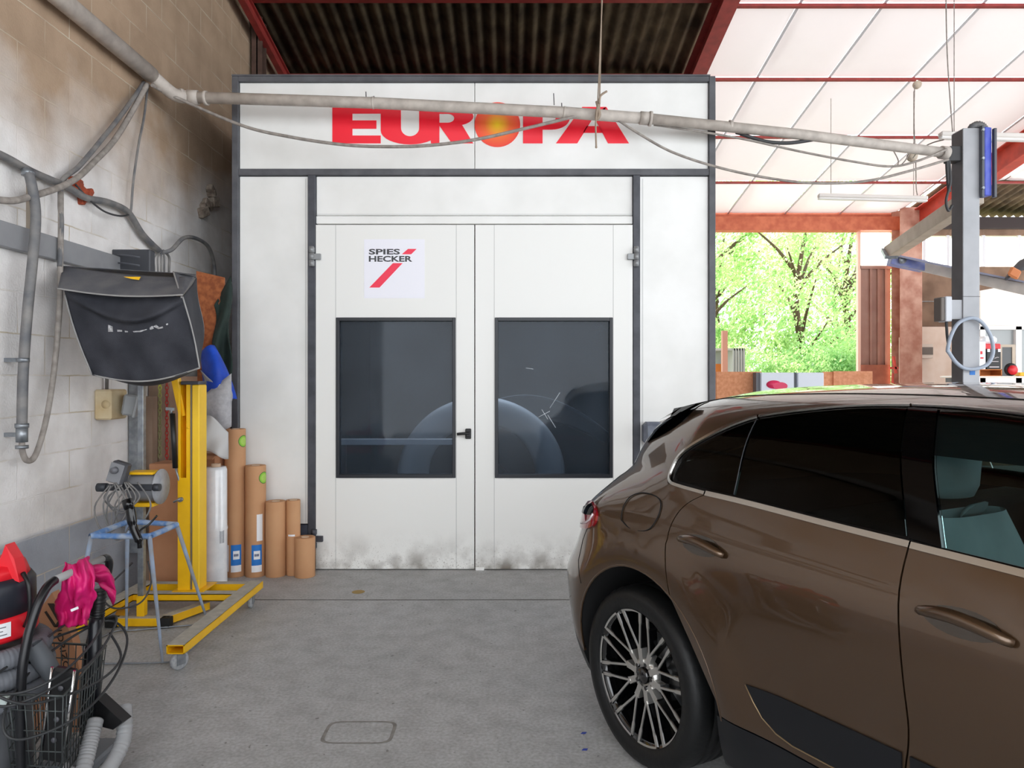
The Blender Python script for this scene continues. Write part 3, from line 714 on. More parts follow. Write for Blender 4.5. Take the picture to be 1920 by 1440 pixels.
# galvanised rail
mb = MB(); mb.box((-2.95, 5.46, .3), (-2.87, 5.50, 2.1)); mb.box((-2.95, 5.5, .3), (-2.91, 5.53, 2.1)); tag(obj('steel_rail', mb, M_zinc), 'upright galvanised steel rail on the wall left of the hanging chains', 'rail')

# ------------------------------------------------------------------ pile behind the yellow stand
mb = MB(); mb.box((-2.93, 6.0, 0), (-2.52, 6.03, 1.66)); tag(obj('plywood_panel', mb, mat('pink_ply', 'c9ab97', .8, col2='b4927c', scale=3)), 'upright pale plywood panel behind the yellow mast', 'panel')
mb = MB(); mb.box((-2.945, 5.64, 0), (-2.86, 5.72, 1.5)); mb.box((-2.95, 5.76, 0), (-2.80, 5.8, 1.6)); tag(obj('timber_board', mb, M_plyd), 'weathered timber boards standing against the wall behind the small lamp stand', 'boards')
mb = MB(); q = [P(368, 508, 5.9), P(420, 520, 5.9), P(432, 900, 6.02), P(372, 900, 6.02)]; mb.prism(q, (0, .02, 0)); tag(obj('osb_board', mb, M_osbo), 'orange chipboard sheet leaning beside the booth corner', 'board')
mb = MB(); mb.grid(lambda a, c: P(402+30*a+4*math.sin(c*9), 572+140*c-55*a*(1-c), 5.88+.04*math.sin(5*a+7*c)), 10, 16); tag(obj('green_tarp', mb, M_dgreen, thick=.006), 'dark green tarp bunched behind the blue cloth', 'tarp')
def blue(a, c):
    x = 376+10*c+ (44+14*c)*a - 18*a*(1-c)**2; y = 648+38*(1-a)*(.3+c*.2)*1.2+92*c - 6*math.sin(a*PI)+8*a*c
    return P(x, y, 5.72-.10*math.sin(PI*a)+.03*math.sin(6*c+3*a))
mb = MB(); mb.grid(blue, 14, 16); tag(obj('blue_cloth', mb, M_blue, thick=.008), 'crumpled bright blue cloth on the pile beside the booth corner', 'cloth')
mb = MB(); mb.grid(lambda a, c: P(372+20*c+28*a, 745+26*a*.5+14*c-8*a, 5.74-.05*math.sin(PI*a)), 8, 4); tag(obj('blue_cloth', mb, M_blue, thick=.008), 'small fold of blue cloth showing under the grey felt', 'cloth')
def felt1(a, c):
    x = 376+ (52)*a+4*c; y = 694+ 40*c + 26*a
    return P(x+6*math.sin(PI*c), y+10*math.sin(PI*a), 5.66-.06*math.sin(PI*a)+.05*c)
mb = MB(); mb.grid(felt1, 12, 8); tag(obj('felt_sheet', mb, M_felt, thick=.006), 'grey felt sheet folded over the blue cloth, uppermost of the three', 'felt sheet')
def felt2(a, c):
    p0 = (368, 752); p1 = (434, 700); p2 = (434, 800); p3 = (408, 812)
    x = (p0[0]*(1-a)+p1[0]*a)*(1-c)+(p3[0]*(1-a)+p2[0]*a)*c; y = (p0[1]*(1-a)+p1[1]*a)*(1-c)+(p3[1]*(1-a)+p2[1]*a)*c
    return P(x, y, 5.62-.08*math.sin(PI*a)*math.sin(PI*c)+.06*c)
mb = MB(); mb.grid(felt2, 14, 12); tag(obj('felt_sheet', mb, M_felt, thick=.006), 'stiff grey felt sheet pointing left like a cone above the white crumpled one', 'felt sheet')
def felt3(a, c):
    return P(368+60*a, 795+58*c-8*math.sin(5*a)-20*(1-c)*math.sin(PI*a*.8)+ (20*a*(1-c)), 5.60-.10*math.sin(PI*a)+.03*math.sin(9*a+5*c))
mb = MB(); mb.grid(felt3, 16, 12); tag(obj('felt_sheet', mb, mat('white_felt', 'c9c8c8', .95), thick=.006), 'crumpled pale grey felt sheet lying on top of the cardboard box', 'felt sheet')
# cardboard boxes
def carton(name, a, b_, label, m=M_card):
    t = thing(name, label, 'cardboard box', ((a[0]+b_[0])/2, (a[1]+b_[1])/2, a[2]))
    q = MB(); q.box(a, b_, .006); body = obj('box', q, m, t)
    return t
cb = carton('cardboard_box', (-2.64, 5.76, 0), (-2.41, 5.99, 1.01), 'tall brown cardboard box behind the plastic film roll')
q = MB(); q.obox((-2.52, 5.73, 1.0), (.22, .05, .01), Matrix.Rotation(.35, 3, 'X')); obj('flap', q, M_card, cb)
cb = carton('cardboard_box', (-2.74, 5.35, 0), (-2.43, 5.60, 1.0), 'narrow brown cardboard box standing directly behind the yellow mast')
q = MB(); q.box((-2.72, 5.345, .84), (-2.69, 5.349, .95)); obj('printed_mark', q, mat('print_brown', '6b452e', .8), cb)
# plastic film roll
fl = thing('plastic_film_roll', 'upright roll of shiny clear plastic film beside the paper rolls', 'plastic roll', (-2.345, 5.55, 0))
M_film = mat('plastic_film', 'f0f2f5', .2, col2='dfe3e8', scale=9, coat=.6, bump=.25, bscale=22)
q = MB(); q.lathe([(0.03, 0), (.082, .0), (.085, .02), (.085, .44), (.089, .46), (.084, .48), (.083, .92), (.075, .945), (.03, .945), (.03, .9)], (-2.345, 5.62, 0), 'z', 32); obj('roll', q, M_film, fl)
q = MB(); q.lathe([(.026, .0), (.036, .0), (.036, .968), (.026, .968)], (-2.345, 5.62, 0), 'z', 20, True); obj('core', q, M_core, fl)
q = MB(); q.grid(lambda a, c: Vector((-2.415-.12*a+.02*math.sin(7*c), 5.58-.02*math.sin(8*c+2*a), .45+.45*c-.05*a*math.sin(3*c))), 8, 14); obj('loose_film', q, M_film, fl, thick=.003)
q = MB()
for k in range(7): q.obox((-2.288+.0035*k, 5.555+.0045*k, .40), (.002, .001, .1), Matrix.Rotation(.8, 3, 'Z'))
obj('printed_label', q, mat('print_grey', '6f7580', .6), fl)
# paper rolls
def curved_patch(c, R, a0, a1, z0, z1, n=8):
    q = MB(); vs = []; fs = []
    for i in range(n+1):
        a = math.radians(a0+(a1-a0)*i/n)
        for z in (z0, z1): vs.append((c[0]+R*math.cos(a), c[1]+R*math.sin(a), z))
    for i in range(n): fs.append((2*i, 2*i+2, 2*i+3, 2*i+1))
    return q.add(vs, fs, True)
def roll(x, y, R, h, label, lab=0, sticker=0):
    t = thing('paper_roll', label, 'paper roll', (x, y, 0), 'kraft paper rolls by the booth')
    q = MB(); q.lathe([(.028, 0), (R-.002, 0), (R, .003), (R, h-.003), (R-.002, h), (.03, h-.002), (.03, h-.15)], (x, y, 0), 'z', 40); obj('roll', q, M_kraft, t)
    q = MB(); q.lathe([(.026, .0), (.032, .0), (.032, h+.002), (.026, h+.002)], (x, y, 0), 'z', 20, True); obj('core', q, M_core, t)
    if lab:
        o = obj('blue_label', curved_patch((x, y), R+.0012, 268, 325, .09, .27), M_labelb, t)
        obj('white_label', curved_patch((x, y), R+.0014, 268, 325, .045, .10), M_labelw, t)
        obj('white_label', curved_patch((x, y), R+.0018, 280, 315, .15, .22), M_labelw, t)
        q = MB()
        for k in range(5): q.v and None; 
        for k in range(5):
            a = math.radians(286+k*5); p = Vector((x+(R+.0024)*math.cos(a), y+(R+.0024)*math.sin(a), .185)); q.obox(p, (.0055, .0012, .02), Matrix.Rotation(a+PI/2, 3, 'Z'))
        obj('label_print', q, mat('print_navy', '1c2f66', .6), t)
        if lab == 2: obj('white_label', curved_patch((x, y), R+.0012, 222, 256, .05, .27), M_labelw, t)
        if lab == 1: obj('white_label', curved_patch((x, y), R+.0012, 296, 330, .30, .52), M_labelw, t)
    if sticker:
        n = 28; zc = h-.10; r = .050
        def spt(da, dz): a = math.radians(342)+da/R; return (x+(R+.0012)*math.cos(a), y+(R+.0012)*math.sin(a), zc+dz)
        for rr, m_, o_ in ((1, mat('sticker_dark_green', '4f7f2a', .5), 0), (.86, M_green, .0006), (.6, mat('sticker_pale', 'a9cf5c', .5), .0012)):
            q = MB(); vs = [spt(0, 0)]+[spt(rr*r*math.cos(2*PI*k/n), rr*r*math.sin(2*PI*k/n)) for k in range(n)]
            vs = [spt(rr*r*(g_/5)*math.cos(2*PI*k/n), rr*r*(g_/5)*math.sin(2*PI*k/n)) for k in range(n) for g_ in range(6)]
            vs = [Vector(v)+(Vector((v[0]-x, v[1]-y, 0)).normalized()*o_) for v in vs]
            q.add(vs, [(6*k+g_, 6*((k+1) % n)+g_, 6*((k+1) % n)+g_+1, 6*k+g_+1) for k in range(n) for g_ in range(5)], True); obj('round_sticker', q, m_, t)
    return t
roll(-2.312, 5.925, .083, 1.222, 'tallest brown paper roll, standing next to the plastic film roll', 2, 1)
roll(-2.142, 5.925, .083, .918, 'second tallest brown paper roll, with a green sticker and blue label', 1, 1)
roll(-1.972, 5.92, .082, .62, 'plain brown paper roll of middle height, third from the plastic film roll')
r4 = roll(-1.835, 5.95, .058, .625, 'slim brown paper roll standing between two thicker rolls')
q = curved_patch((-1.835, 5.95), .0595, 245, 300, .33, .345); obj('torn_tape', q, M_labelw, r4)
roll(-1.722, 5.90, .083, .325, 'shortest brown paper roll beside the booth door hinge')
mb = MB(); mb.tube(cr([(-2.50, 5.52, .8), (-2.46, 5.48, .7), (-2.455, 5.46, .5), (-2.49, 5.45, .3), (-2.46, 5.46, .18), (-2.50, 5.5, .14)], 8), .012, 8); mb.tube(cr([(-2.51, 5.52, .8), (-2.49, 5.48, .66), (-2.49, 5.46, .5), (-2.50, 5.45, .28), (-2.50, 5.46, .16)], 8), .012, 8)
tag(obj('rubber_hose', mb, M_hose), 'dark rubber hose hanging in a loop left of the plastic film roll', 'hose')
# chains
def chain(x, y, z0, z1, m, label, r=.012):
    mb = MB(); z = z0; k = 0
    while z > z1:
        ring = []
        for i in range(10):
            a = 2*PI*i/10; u = r*math.cos(a); w_ = r*1.7*math.sin(a)
            ring.append((x+(u if k % 2 else 0), y+(0 if k % 2 else u), z+w_))
        mb.tube(ring, .0035, 5, True); z -= r*2.5; k += 1
    return tag(obj('hanging_chain', mb, m), label, 'chain', None)
chain(-2.79, 5.62, 1.78, 1.02, mat('chain_yellow', 'cfd838', .5, col2='8f9060', scale=1.4, lo=.45, hi=.55), 'yellow green plastic chain hanging left of the red chain')
chain(-2.735, 5.62, 1.78, .90, mat('chain_red', 'b52d28', .5), 'red chain hanging beside the yellow mast')

# ------------------------------------------------------------------ tall yellow lamp stand with black cover
ls = thing('infrared_lamp_stand', 'tall yellow wheeled lamp stand with its head under a black fabric cover', 'lamp stand', (-2.25, 4.95, 0))
def tubebox(a, b_, w_, h_, t=.006, up=(0, 0, 1)):
    mb = MB(); a = Vector(a); b_ = Vector(b_); d = (b_-a).normalized(); x = d.cross(Vector(up)).normalized(); z = x.cross(d)
    for s in (-1, 1):
        mb.beam(a+x*s*(w_/2-t/2), b_+x*s*(w_/2-t/2), t, h_, up); mb.beam(a+z*s*(h_/2-t/2), b_+z*s*(h_/2-t/2), w_, t, up)
    return mb
zt = .135
o = obj('leg', tubebox((-1.875, 3.95, zt), (-1.875, 5.2, zt), .10, .05), M_yel, ls); obj('dusty_top', MB().box((-1.922, 3.952, zt+.025), (-1.828, 5.2, zt+.0275)), M_dust, o)
o = obj('leg', tubebox((-2.66, 3.95, zt), (-2.66, 5.2, zt), .10, .05), M_yel, ls); obj('dusty_top', MB().box((-2.707, 3.952, zt+.025), (-2.613, 5.2, zt+.0275)), M_dust, o)
mb = tubebox((-2.61, 4.92, zt), (-1.925, 4.92, zt), .07, .05); mb2 = tubebox((-2.61, 5.15, zt), (-1.925, 5.15, zt), .06, .05); mb.add(mb2.v, mb2.f)
o = obj('crossbar', mb, M_yel, ls); mb = MB(); mb.box((-2.61, 4.886, zt+.025), (-1.925, 4.954, zt+.0275)); mb.box((-2.61, 5.12, zt+.025), (-1.925, 5.18, zt+.0275)); obj('dusty_top', mb, M_dust, o)
mb = MB(); mb.box((-2.36, 4.92, zt+.025), (-2.14, 5.15, zt+.032)); obj('mast_plate', mb, M_yel, ls)
def caster(x, y, parent, yaw=.5, R=.045):
    c = MB(); Rz = Matrix.Rotation(yaw, 3, 'Z')
    c.obox((x, y, zt-.028), (.08, .07, .006)); c.cyl((x, y, zt-.04), (x, y, zt-.026), .018, 12)
    for s in (-1, 1): c.obox(Vector((x, y, .065))+Rz @ Vector((.02*s, -.01, 0)), (.004, .05, .065), Rz)
    o = obj('caster', c, M_zinc, parent)
    w_ = MB(); w_.lathe([(0, -.014), (R-.008, -.015), (R, -.009), (R, .009), (R-.008, .015), (0, .014)], Vector((x, y, R))+Rz @ Vector((0, -.012, 0)), 'x', 24, rot=Rz)
    obj('caster_wheel', w_, mat('caster_grey', '8d9094', .6, col2='a7a9ab', scale=60), o)
caster(-1.875, 4.02, ls, -.6, .053); caster(-1.875, 5.1, ls, .1, .045); caster(-2.66, 4.02, ls, .4, .045); caster(-2.66, 5.1, ls, .1, .045)
mx0, mx1, mc = -2.335, -2.185, -2.245
mb = MB(); mb.box((mx0, 4.96, .165), (mx0+.018, 5.08, 1.60)); mb.box((mx0, 5.065, .165), (mc-.006, 5.08, 1.60)); mb.box((mc-.03, 4.955, .165), (mc-.006, 5.08, 1.60)); mb.box((mx0, 4.955, .165), (mc-.03, 4.965, .95))
mb.lathe([(.0, 0), (.008, 0), (.008, .01), (0, .01)], (mc-.018, 4.948, 1.3), 'y', 10)
obj('mast_channel', mb, M_yel, ls)
mb = MB(); mb.box((mc-.006, 4.965, .165), (mc+.008, 5.07, 1.61)); obj('mast_seam', mb, mat('mast_slot', '716d60', .6), ls)
mb = MB(); mb.box((mc+.008, 4.955, .165), (mx1, 5.08, 1.60), .006); obj('mast_channel', mb, mat('yellow_light', 'f7c92a', .38, col2='efc02a', scale=3), ls)
mb = MB(); mb.box((mx0+.02, 4.95, 1.6), (mx1, 5.08, 1.625), .005); obj('mast_cap', mb, M_dgrey, ls)
mb = MB(); mb.beam((-2.40, 4.93, 1.95), (-2.32, 5.01, 1.38), .05, .05, (0, 1, 0), .004); obj('arm', mb, M_yel, ls)
mb = MB(); mb.cyl((-2.365, 4.94, 1.40), (-2.345, 4.94, 1.02), .018, 14); obj('gas_spring', mb, M_black, ls)
mb = MB(); mb.cyl((-2.345, 4.94, 1.03), (-2.31, 4.985, .82), .007, 8); obj('spring_rod', mb, M_zinc, ls)
mb = MB(); mb.cyl((-2.37, 4.94, 1.39), (-2.372, 4.935, 1.44), .008, 8); mb.beam((-2.40, 4.92, 1.435), (-2.34, 4.92, 1.43), .012, .02); obj('spring_bracket', mb, M_zinc, ls)
mb = MB(); mb.cyl((-2.31, 4.93, .80), (-2.31, 5.0, .80), .016, 12); mb.cyl((-2.35, 4.925, .785), (-2.30, 4.925, .81), .007, 8); obj('pivot_bolt', mb, M_zinc, ls)
mb = MB(); mb.box((-2.352, 5.0, .52), (-2.337, 5.04, .58), .003); obj('latch', mb, M_black, ls)
# lamp head hidden under the cover
mb = MB(); mb.box((-2.55, 4.55, 1.74), (-2.16, 4.72, 2.20), .03); obj('lamp_head', mb, M_yel, ls)
# cover: draped bag with front, sides, top flap
cv = thing('fabric_cover', 'dusty black fabric cover with grey piping hung over the yellow lamp head', 'cover', P(250, 600, 4.5))
def bil(p, a, c):   # p: TL, TR, BL, BR as px,py,Y
    t = [p[0][i]*(1-a)+p[1][i]*a for i in range(3)]; bo = [p[2][i]*(1-a)+p[3][i]*a for i in range(3)]
    return [t[i]*(1-c)+bo[i]*c for i in range(3)]
def front(a, c):
    x, y, Y = bil([(121, 545, 4.44), (343, 556, 4.38), (174, 703, 4.46), (375, 690, 4.44)], a, c)
    y += 18*math.sin(PI*a)*c**1.2
    x += -10*math.sin(PI*c)*(1-a)*.5 + 3*math.sin(PI*c)*a
    # swagged fold across the middle
    sw = .05+.27*math.sin(PI*a); dd = c-sw
    bul = .075*math.exp(-(dd/.12)**2)*(math.sin(PI*a)**.7) if dd < 0 else .075*math.exp(-(dd/.022)**2)*(math.sin(PI*a)**.7)
    bul += .012*math.sin(9*a+4*c)+.006*math.sin(21*a-7*c)
    return P(x, y, Y-bul-.03*math.sin(PI*a)*math.sin(PI*c))
mb = MB().grid(front, 48, 60); fo = obj('front_panel', mb, M_cover, cv, thick=.004)
def flap(a, c):
    x, y, Y = bil([(119, 499, 4.62), (348, 514, 4.56), (108, 541, 4.36), (343, 553, 4.30)], a, c)
    y += 10*math.sin(PI*a)*(.3+.5*c) + 6*math.sin(PI*a*.5)*(1-c)
    return P(x, y, Y-.010*math.sin(11*a+3*c)-.018*math.sin(6*a+2)*c-.02*math.sin(PI*c))
mb = MB().grid(flap, 40, 14); obj('top_flap', mb, M_coverd, cv, thick=.004)
def sideR(a, c):
    x, y, Y = bil([(343, 556, 4.38), (368, 520, 4.86), (375, 690, 4.44), (376, 688, 4.86)], a, c)
    x += 7*math.sin(PI*c)*a
    return P(x, y, Y+.0)+Vector((.012*math.sin(8*c+3*a)*a, 0, 0))
mb = MB().grid(sideR, 14, 30); obj('side_panel', mb, M_cover, cv, thick=.004)
def flapR(a, c):
    x, y, Y = bil([(326, 510, 4.58), (367, 515, 4.88), (341, 558, 4.30), (343, 553, 4.34)], a, c)
    return P(x, y, Y-.02*math.sin(PI*c))
mb = MB().grid(flapR, 10, 12); obj('corner_flap', mb, M_coverd, cv, thick=.004)
def sideL(a, c):
    x, y, Y = bil([(121, 545, 4.44), (146, 522, 4.70), (174, 703, 4.46), (190, 690, 4.70)], a, c)
    return P(x, y, Y)
mb = MB().grid(sideL, 10, 20); obj('side_panel', mb, M_cover, cv, thick=.004)
mb = MB().grid(lambda a, c: P(*bil([(119, 499, 4.62), (348, 513, 4.6), (140, 515, 4.70), (368, 520, 4.86)], a, c)), 12, 8); obj('top_panel', mb, M_coverd, cv, thick=.004)
def bottomf(a, c):
    x, y, Y = bil([(174, 703, 4.46), (375, 690, 4.44), (190, 690, 4.70), (376, 688, 4.86)], a, c); y += 18*math.sin(PI*a)*(1-c)+24*math.sin(PI*a)*math.sin(PI*c*.7)
    return P(x, y, Y)
mb = MB().grid(bottomf, 16, 8); obj('bottom_panel', mb, M_cover, cv, thick=.004)
fwd = Vector((0, -.006, 0))
mb = MB(); mb.tube([flap(i/40, 1)+fwd for i in range(41)], .0055, 6); mb.tube([front(0, i/40)+fwd for i in range(2, 41)], .005, 6); mb.tube([front(1, i/40)+fwd for i in range(41)], .005, 6); mb.tube([front(i/40, 1)+fwd for i in range(41)], .0055, 6)
mb.tube([flapR(0, i/12)+fwd for i in range(13)], .005, 6); mb.tube([sideR(1, i/20)+fwd for i in range(21)], .004, 6)
obj('piping', mb, M_piping, cv)
# lettering on the front, upper half lost in the fold
mb = MB()
def onfront(px, py):
    a = (px-150)/215; c = (py-548)/(150)
    best = None
    for i in range(49):
        for j in range(61):
            q = front(i/48, j/60); sx = CX+F*q.x/q.y; sy = CY-F*(q.z-H)/q.y; dd = (sx-px)**2+(sy-py)**2
            if best is None or dd < best[0]: best = (dd, q.y)
    return P(px, py, best[1]-.005)
lt = [[(203, 609), (211, 612), (212, 622), (203, 622)],
      [(220, 618), (229, 619), (229, 622), (220.5, 622)],
      [(234, 620), (240, 621), (240, 623), (234.5, 623)],
      [(249, 621), (262, 620), (275, 617), (276, 618), (264, 622.5), (251, 623)],
      [(281, 614), (286, 611), (288.5, 616), (284, 618), (281, 618)],
      [(287, 612), (293, 609), (299, 614), (305, 612), (306, 615), (297, 617), (291, 614)],
      [(311, 608), (314, 606), (315.5, 608), (313, 610)]]
M_lett = mat('faded_white_print', 'c9c9cc', .7, col2='8f8d8c', scale=60)
for pl in lt:
    pts = [onfront(*q) for q in pl]; mb.prism(pts, (0, -.0015, 0))
obj('faded_lettering', mb, M_lett, cv)
mb = MB(); pts = [P(216+4*0+x, y, 4.37) for x, y in ((12, 518), (47, 520), (40, 526), (24, 523))]; pts = [Vector((p.x, p.y-.01, p.z)) for p in pts]
ys = flap(.5, .35).y-.012; pts = [P(x, y, ys) for x, y in ((232, 519), (264, 519), (261, 525), (246, 523))]; mb.prism(pts, (0, -.003, 0)); obj('yellow_patch', mb, M_yel, cv)

# ------------------------------------------------------------------ small lamp stand
s2 = thing('small_lamp_stand', 'low yellow floor stand with a grey post and drum-shaped lamp near the wall', 'lamp stand', (-2.50, 4.75, 0))
mb = MB(); mb.box((-2.60, 4.665, .012), (-2.30, 4.715, .065), .004); mb.beam((-2.31, 4.69, .04), (-2.16, 5.02, .04), .06, .05); mb.beam((-2.60, 4.69, .04), (-2.72, 4.98, .04), .06, .05); obj('base', mb, M_yel, s2)
mb = MB(); mb.box((-2.60, 4.667, .065), (-2.30, 4.713, .068)); mb.beam((-2.31, 4.70, .066), (-2.16, 5.02, .066), .058, .004); obj('dusty_top', mb, M_dust, s2)
mb = MB(); mb.box((-2.68, 4.662, .005), (-2.60, 4.718, .068), .004); obj('rubber_cap', mb, M_rubber, s2); mb = MB(); mb.box((-2.315, 4.655, .005), (-2.25, 4.715, .068), .004); obj('rubber_cap', mb, M_rubber, s2)
mb = MB(); mb.box((-2.49, 4.70, .065), (-2.44, 4.75, .2), .003); obj('post_sleeve', mb, M_yel, s2)
mb = MB(); mb.box((-2.485, 4.705, .2), (-2.447, 4.745, 1.75), .003); obj('post', mb, M_zinc, s2)
# drum lamp
dc = Vector((-2.36, 4.66, .935))
mb = MB(); mb.lathe([(0, 0), (.088, 0), (.095, .01), (.095, .17), (.088, .18), (0, .18)], dc+Vector((-.13, 0, 0)), 'x', 28); obj('lamp_drum', mb, mat('drum_grey', '7f8084', .5), s2)
mb = MB(); mb.lathe([(0, 0), (.115, 0), (.115, .008), (0, .012)], dc+Vector((.05, 0, 0)), 'x', 28); obj('drum_end', mb, mat('drum_end', 'a1a2a6', .5, col2='8f9094', scale=20), s2)
mb = MB(); mb.box(dc+Vector((-.13, -.09, .088)), dc+Vector((.045, .03, .105)), .003); obj('yellow_bar', mb, M_yel, s2); mb = MB(); mb.box(dc+Vector((-.10, -.06, -.125)), dc+Vector((.03, .02, -.10)), .003); obj('yellow_bar', mb, M_yel, s2)
mb = MB(); mb.box(dc+Vector((-.27, -.115, -.01)), dc+Vector((.09, -.095, .03)), .004); mb.cyl(dc+Vector((.06, -.105, 0.01)), dc+Vector((.10, -.105, 0.01)), .024, 12); mb.cyl(dc+Vector((-.30, -.105, 0.01)), dc+Vector((-.24, -.105, 0.01)), .028, 12); obj('lamp_yoke', mb, mat('yoke_dark', '33363c', .5), s2)
R1 = Matrix.Rotation(.30, 3, 'Y')
mb = MB(); mb.obox((-2.50, 4.52, 1.045), (.10, .06, .14), R1, .008); co = obj('control_box', mb, mat('ctrl_dark', '3b3c41', .5, col2='55565a', scale=12), s2)
mb = MB(); mb.obox((-2.51, 4.488, 1.045), (.088, .006, .125), R1, .003); obj('control_face', mb, mat('ctrl_face', '85868a', .6), co)
mb = MB(); mb.lathe([(0, -.03), (.02, -.028), (.022, 0), (0, 0)], (-2.508, 4.484, 1.065), 'y', 18); obj('dial', mb, mat('dial_grey', '6a6b70', .4), co)
# tangled cables
mb = MB(); random.seed(11)
for k in range(7):
    cx = -2.50+random.uniform(-.05, .08); w_ = random.uniform(.05, .13); dp = random.uniform(.12, .34); y = 4.50+random.uniform(-.03, .03)
    mb.tube(cr([(cx, y, .97), (cx-w_*.7, y-.02, .95-dp*.4), (cx-w_*.5, y, .97-dp), (cx+w_*.3, y-.01, .95-dp*.95), (cx+w_, y, .97-dp*.5), (cx+w_*.3, y+.01, .985)], 6), .005, 6)
tag(obj('cable_tangle', mb, M_hose), 'tangle of thin grey cables hanging from the control box', 'cables')
mb = MB(); mb.tube(cr([(-2.46, 4.60, .45), (-2.58, 4.55, .32), (-2.60, 4.50, .26), (-2.50, 4.46, .20), (-2.36, 4.50, .22), (-2.32, 4.56, .33), (-2.36, 4.6, .46)], 8), .006, 6); tag(obj('cable_loop', mb, M_cabled), 'dark cable loop hanging low round the small grey post', 'cable')

# ------------------------------------------------------------------ blue stained frame stand
fs_ = thing('bag_frame', 'square tubular frame stand on thin legs, its top stained blue by paint', 'frame stand', (-2.26, 4.3, 0))
TA, TB, TC, TD = Vector((-2.43, 4.10, .735)), Vector((-2.09, 4.09, .735)), Vector((-2.09, 4.42, .735)), Vector((-2.44, 4.50, .735))
mb = MB(); mb.tube(cr([TA+Vector((.03, 0, 0)), TB-Vector((.03, 0, 0)), TB+Vector((0, .03, 0)), TC-Vector((0, .03, 0)), TC-Vector((.03, -.005, 0)), TD+Vector((.03, 0, 0)), TD-Vector((0, .03, 0)), TA+Vector((0, .03, 0))], 5, True), .017, 12, True); obj('top_ring', mb, M_bluep, fs_)
FA, FB, FC, FD = Vector((-2.56, 4.06, .012)), Vector((-2.01, 4.08, .012)), Vector((-2.01, 4.70, .012)), Vector((-2.50, 4.60, .012))
for t_, f_ in ((TA, FA), (TB, FB), (TC, FC), (TD, FD)):
    md = t_.lerp(f_, .3)+Vector((0, 0, 0)); mb = MB(); mb.tube([t_, md, f_.lerp(t_, .02), f_], [.013, .012, .0075, .007], 10); obj('leg', mb, M_blues, fs_)
mb = MB(); mb.tube(cr([FA+Vector((-.05, .03, 0)), FA+Vector((.02, -.0, 0)), FB-Vector((.0, 0.0, 0)), FB+Vector((.07, .08, 0)), FC+Vector((.03, -.05, 0)), FC-Vector((.08, -.0, 0)), FD+Vector((.05, .0, 0)), FD-Vector((.08, .05, 0))], 6, True), .006, 8, True); obj('floor_ring', mb, M_zinc, fs_)
# black tool hanging on the ring
mb = MB(); mb.tube(cr([(-2.19, 4.06, .93), (-2.175, 4.05, .87), (-2.16, 4.045, .80), (-2.125, 4.04, .72), (-2.12, 4.04, .68)], 6), [.02]*3+[.026]*8+[.022]*8+[.013]*6, 12)
mb.tube([(-2.205, 4.06, .95), (-2.185, 4.05, .90)], [.030, .026], 12); mb.tube(cr([(-2.12, 4.03, .70), (-2.13, 4.06, .77), (-2.10, 4.10, .80), (-2.06, 4.12, .85)], 5), .006, 6)
tag(obj('grinder_tool', mb, mat('gloss_black', '0c0d10', .15)), 'glossy black hand tool hanging on the blue stained frame', 'tool')

# ------------------------------------------------------------------ vacuum cleaner, trolley, glove
vc = thing('vacuum_cleaner', 'red and black workshop vacuum cleaner wrapped in grey hose by the wall', 'vacuum cleaner', (-2.02, 2.72, 0))
vx, vy = -2.06, 2.74
mb = MB(); mb.lathe([(0, .04), (.17, .04), (.18, .06), (.175, .44), (.16, .60), (0, .60)], (vx, vy, 0), 'z', 36); obj('tank', mb, mat('tank_grey', '6d6f73', .4, .3, col2='55575c', scale=6), vc)
mb = MB(); mb.lathe([(0, .655), (.185, .655), (.195, .67), (.193, .735), (.185, .75), (0, .75)], (vx, vy, 0), 'z', 36); rd = obj('red_ring', mb, M_vred, vc)
mb = MB(); mb.lathe([(0, .748), (.188, .748), (.186, .86), (.17, .885), (0, .885)], (vx, vy, 0), 'z', 36); obj('motor_housing', mb, M_vblk, vc)
mb = MB(); mb.lathe([(0, .88), (.168, .88), (.150, .93), (.06, .945), (0, .945)], (vx, vy, 0), 'z', 36); mb.prism([(vx+.10, vy-.05, .91), (vx+.185, vy-.04, .87), (vx+.165, vy-.04, .96), (vx+.135, vy-.045, 1.015)], (0, .05, 0)); obj('lid', mb, M_vred, vc)
mb = MB(); mb.tube(cr([(vx+.185, vy-.02, .90), (vx+.22, vy-.04, .86), (vx+.225, vy-.04, .76), (vx+.2, vy-.03, .70)], 5), .009, 8); obj('latch', mb, M_black, vc)
ph = -.62
obj('maker_plate', curved_patch((vx, vy), .1965, math.degrees(ph)-12, math.degrees(ph)+12, .68, .735), M_labelw, vc)
for k in range(3): obj('plate_print', curved_patch((vx, vy), .1970, math.degrees(ph)-9, math.degrees(ph)+(8, 4, 7)[k], .690+.014*k, .694+.014*k), mat('print_grey2', '77797f', .6), vc)
def ribbed(pts, r, per=.012, dr=.0022, n=12, seg=30):
    q = cr(pts, seg); out = [q[0]]; L_ = 0; rs = []
    dense = []
    for i in range(len(q)-1):
        k = max(1, int((q[i+1]-q[i]).length/(per/3))); dense += [q[i].lerp(q[i+1], j/k) for j in range(k)]
    dense.append(q[-1]); l = 0; rs = [r]
    for i in range(1, len(dense)): l += (dense[i]-dense[i-1]).length; rs.append(r+dr*math.cos(2*PI*l/per))
    return MB().tube(dense, rs, n)
for k, z in enumerate((.60, .525, .45)):
    pts = [(vx+(.205+.008*k)*math.cos(a*PI/8), vy+(.205+.008*k)*math.sin(a*PI/8), z) for a in range(-8, 8)]
    obj('hose_coil', ribbed(pts, .038, .014, n=12, seg=5), M_vhose, vc)
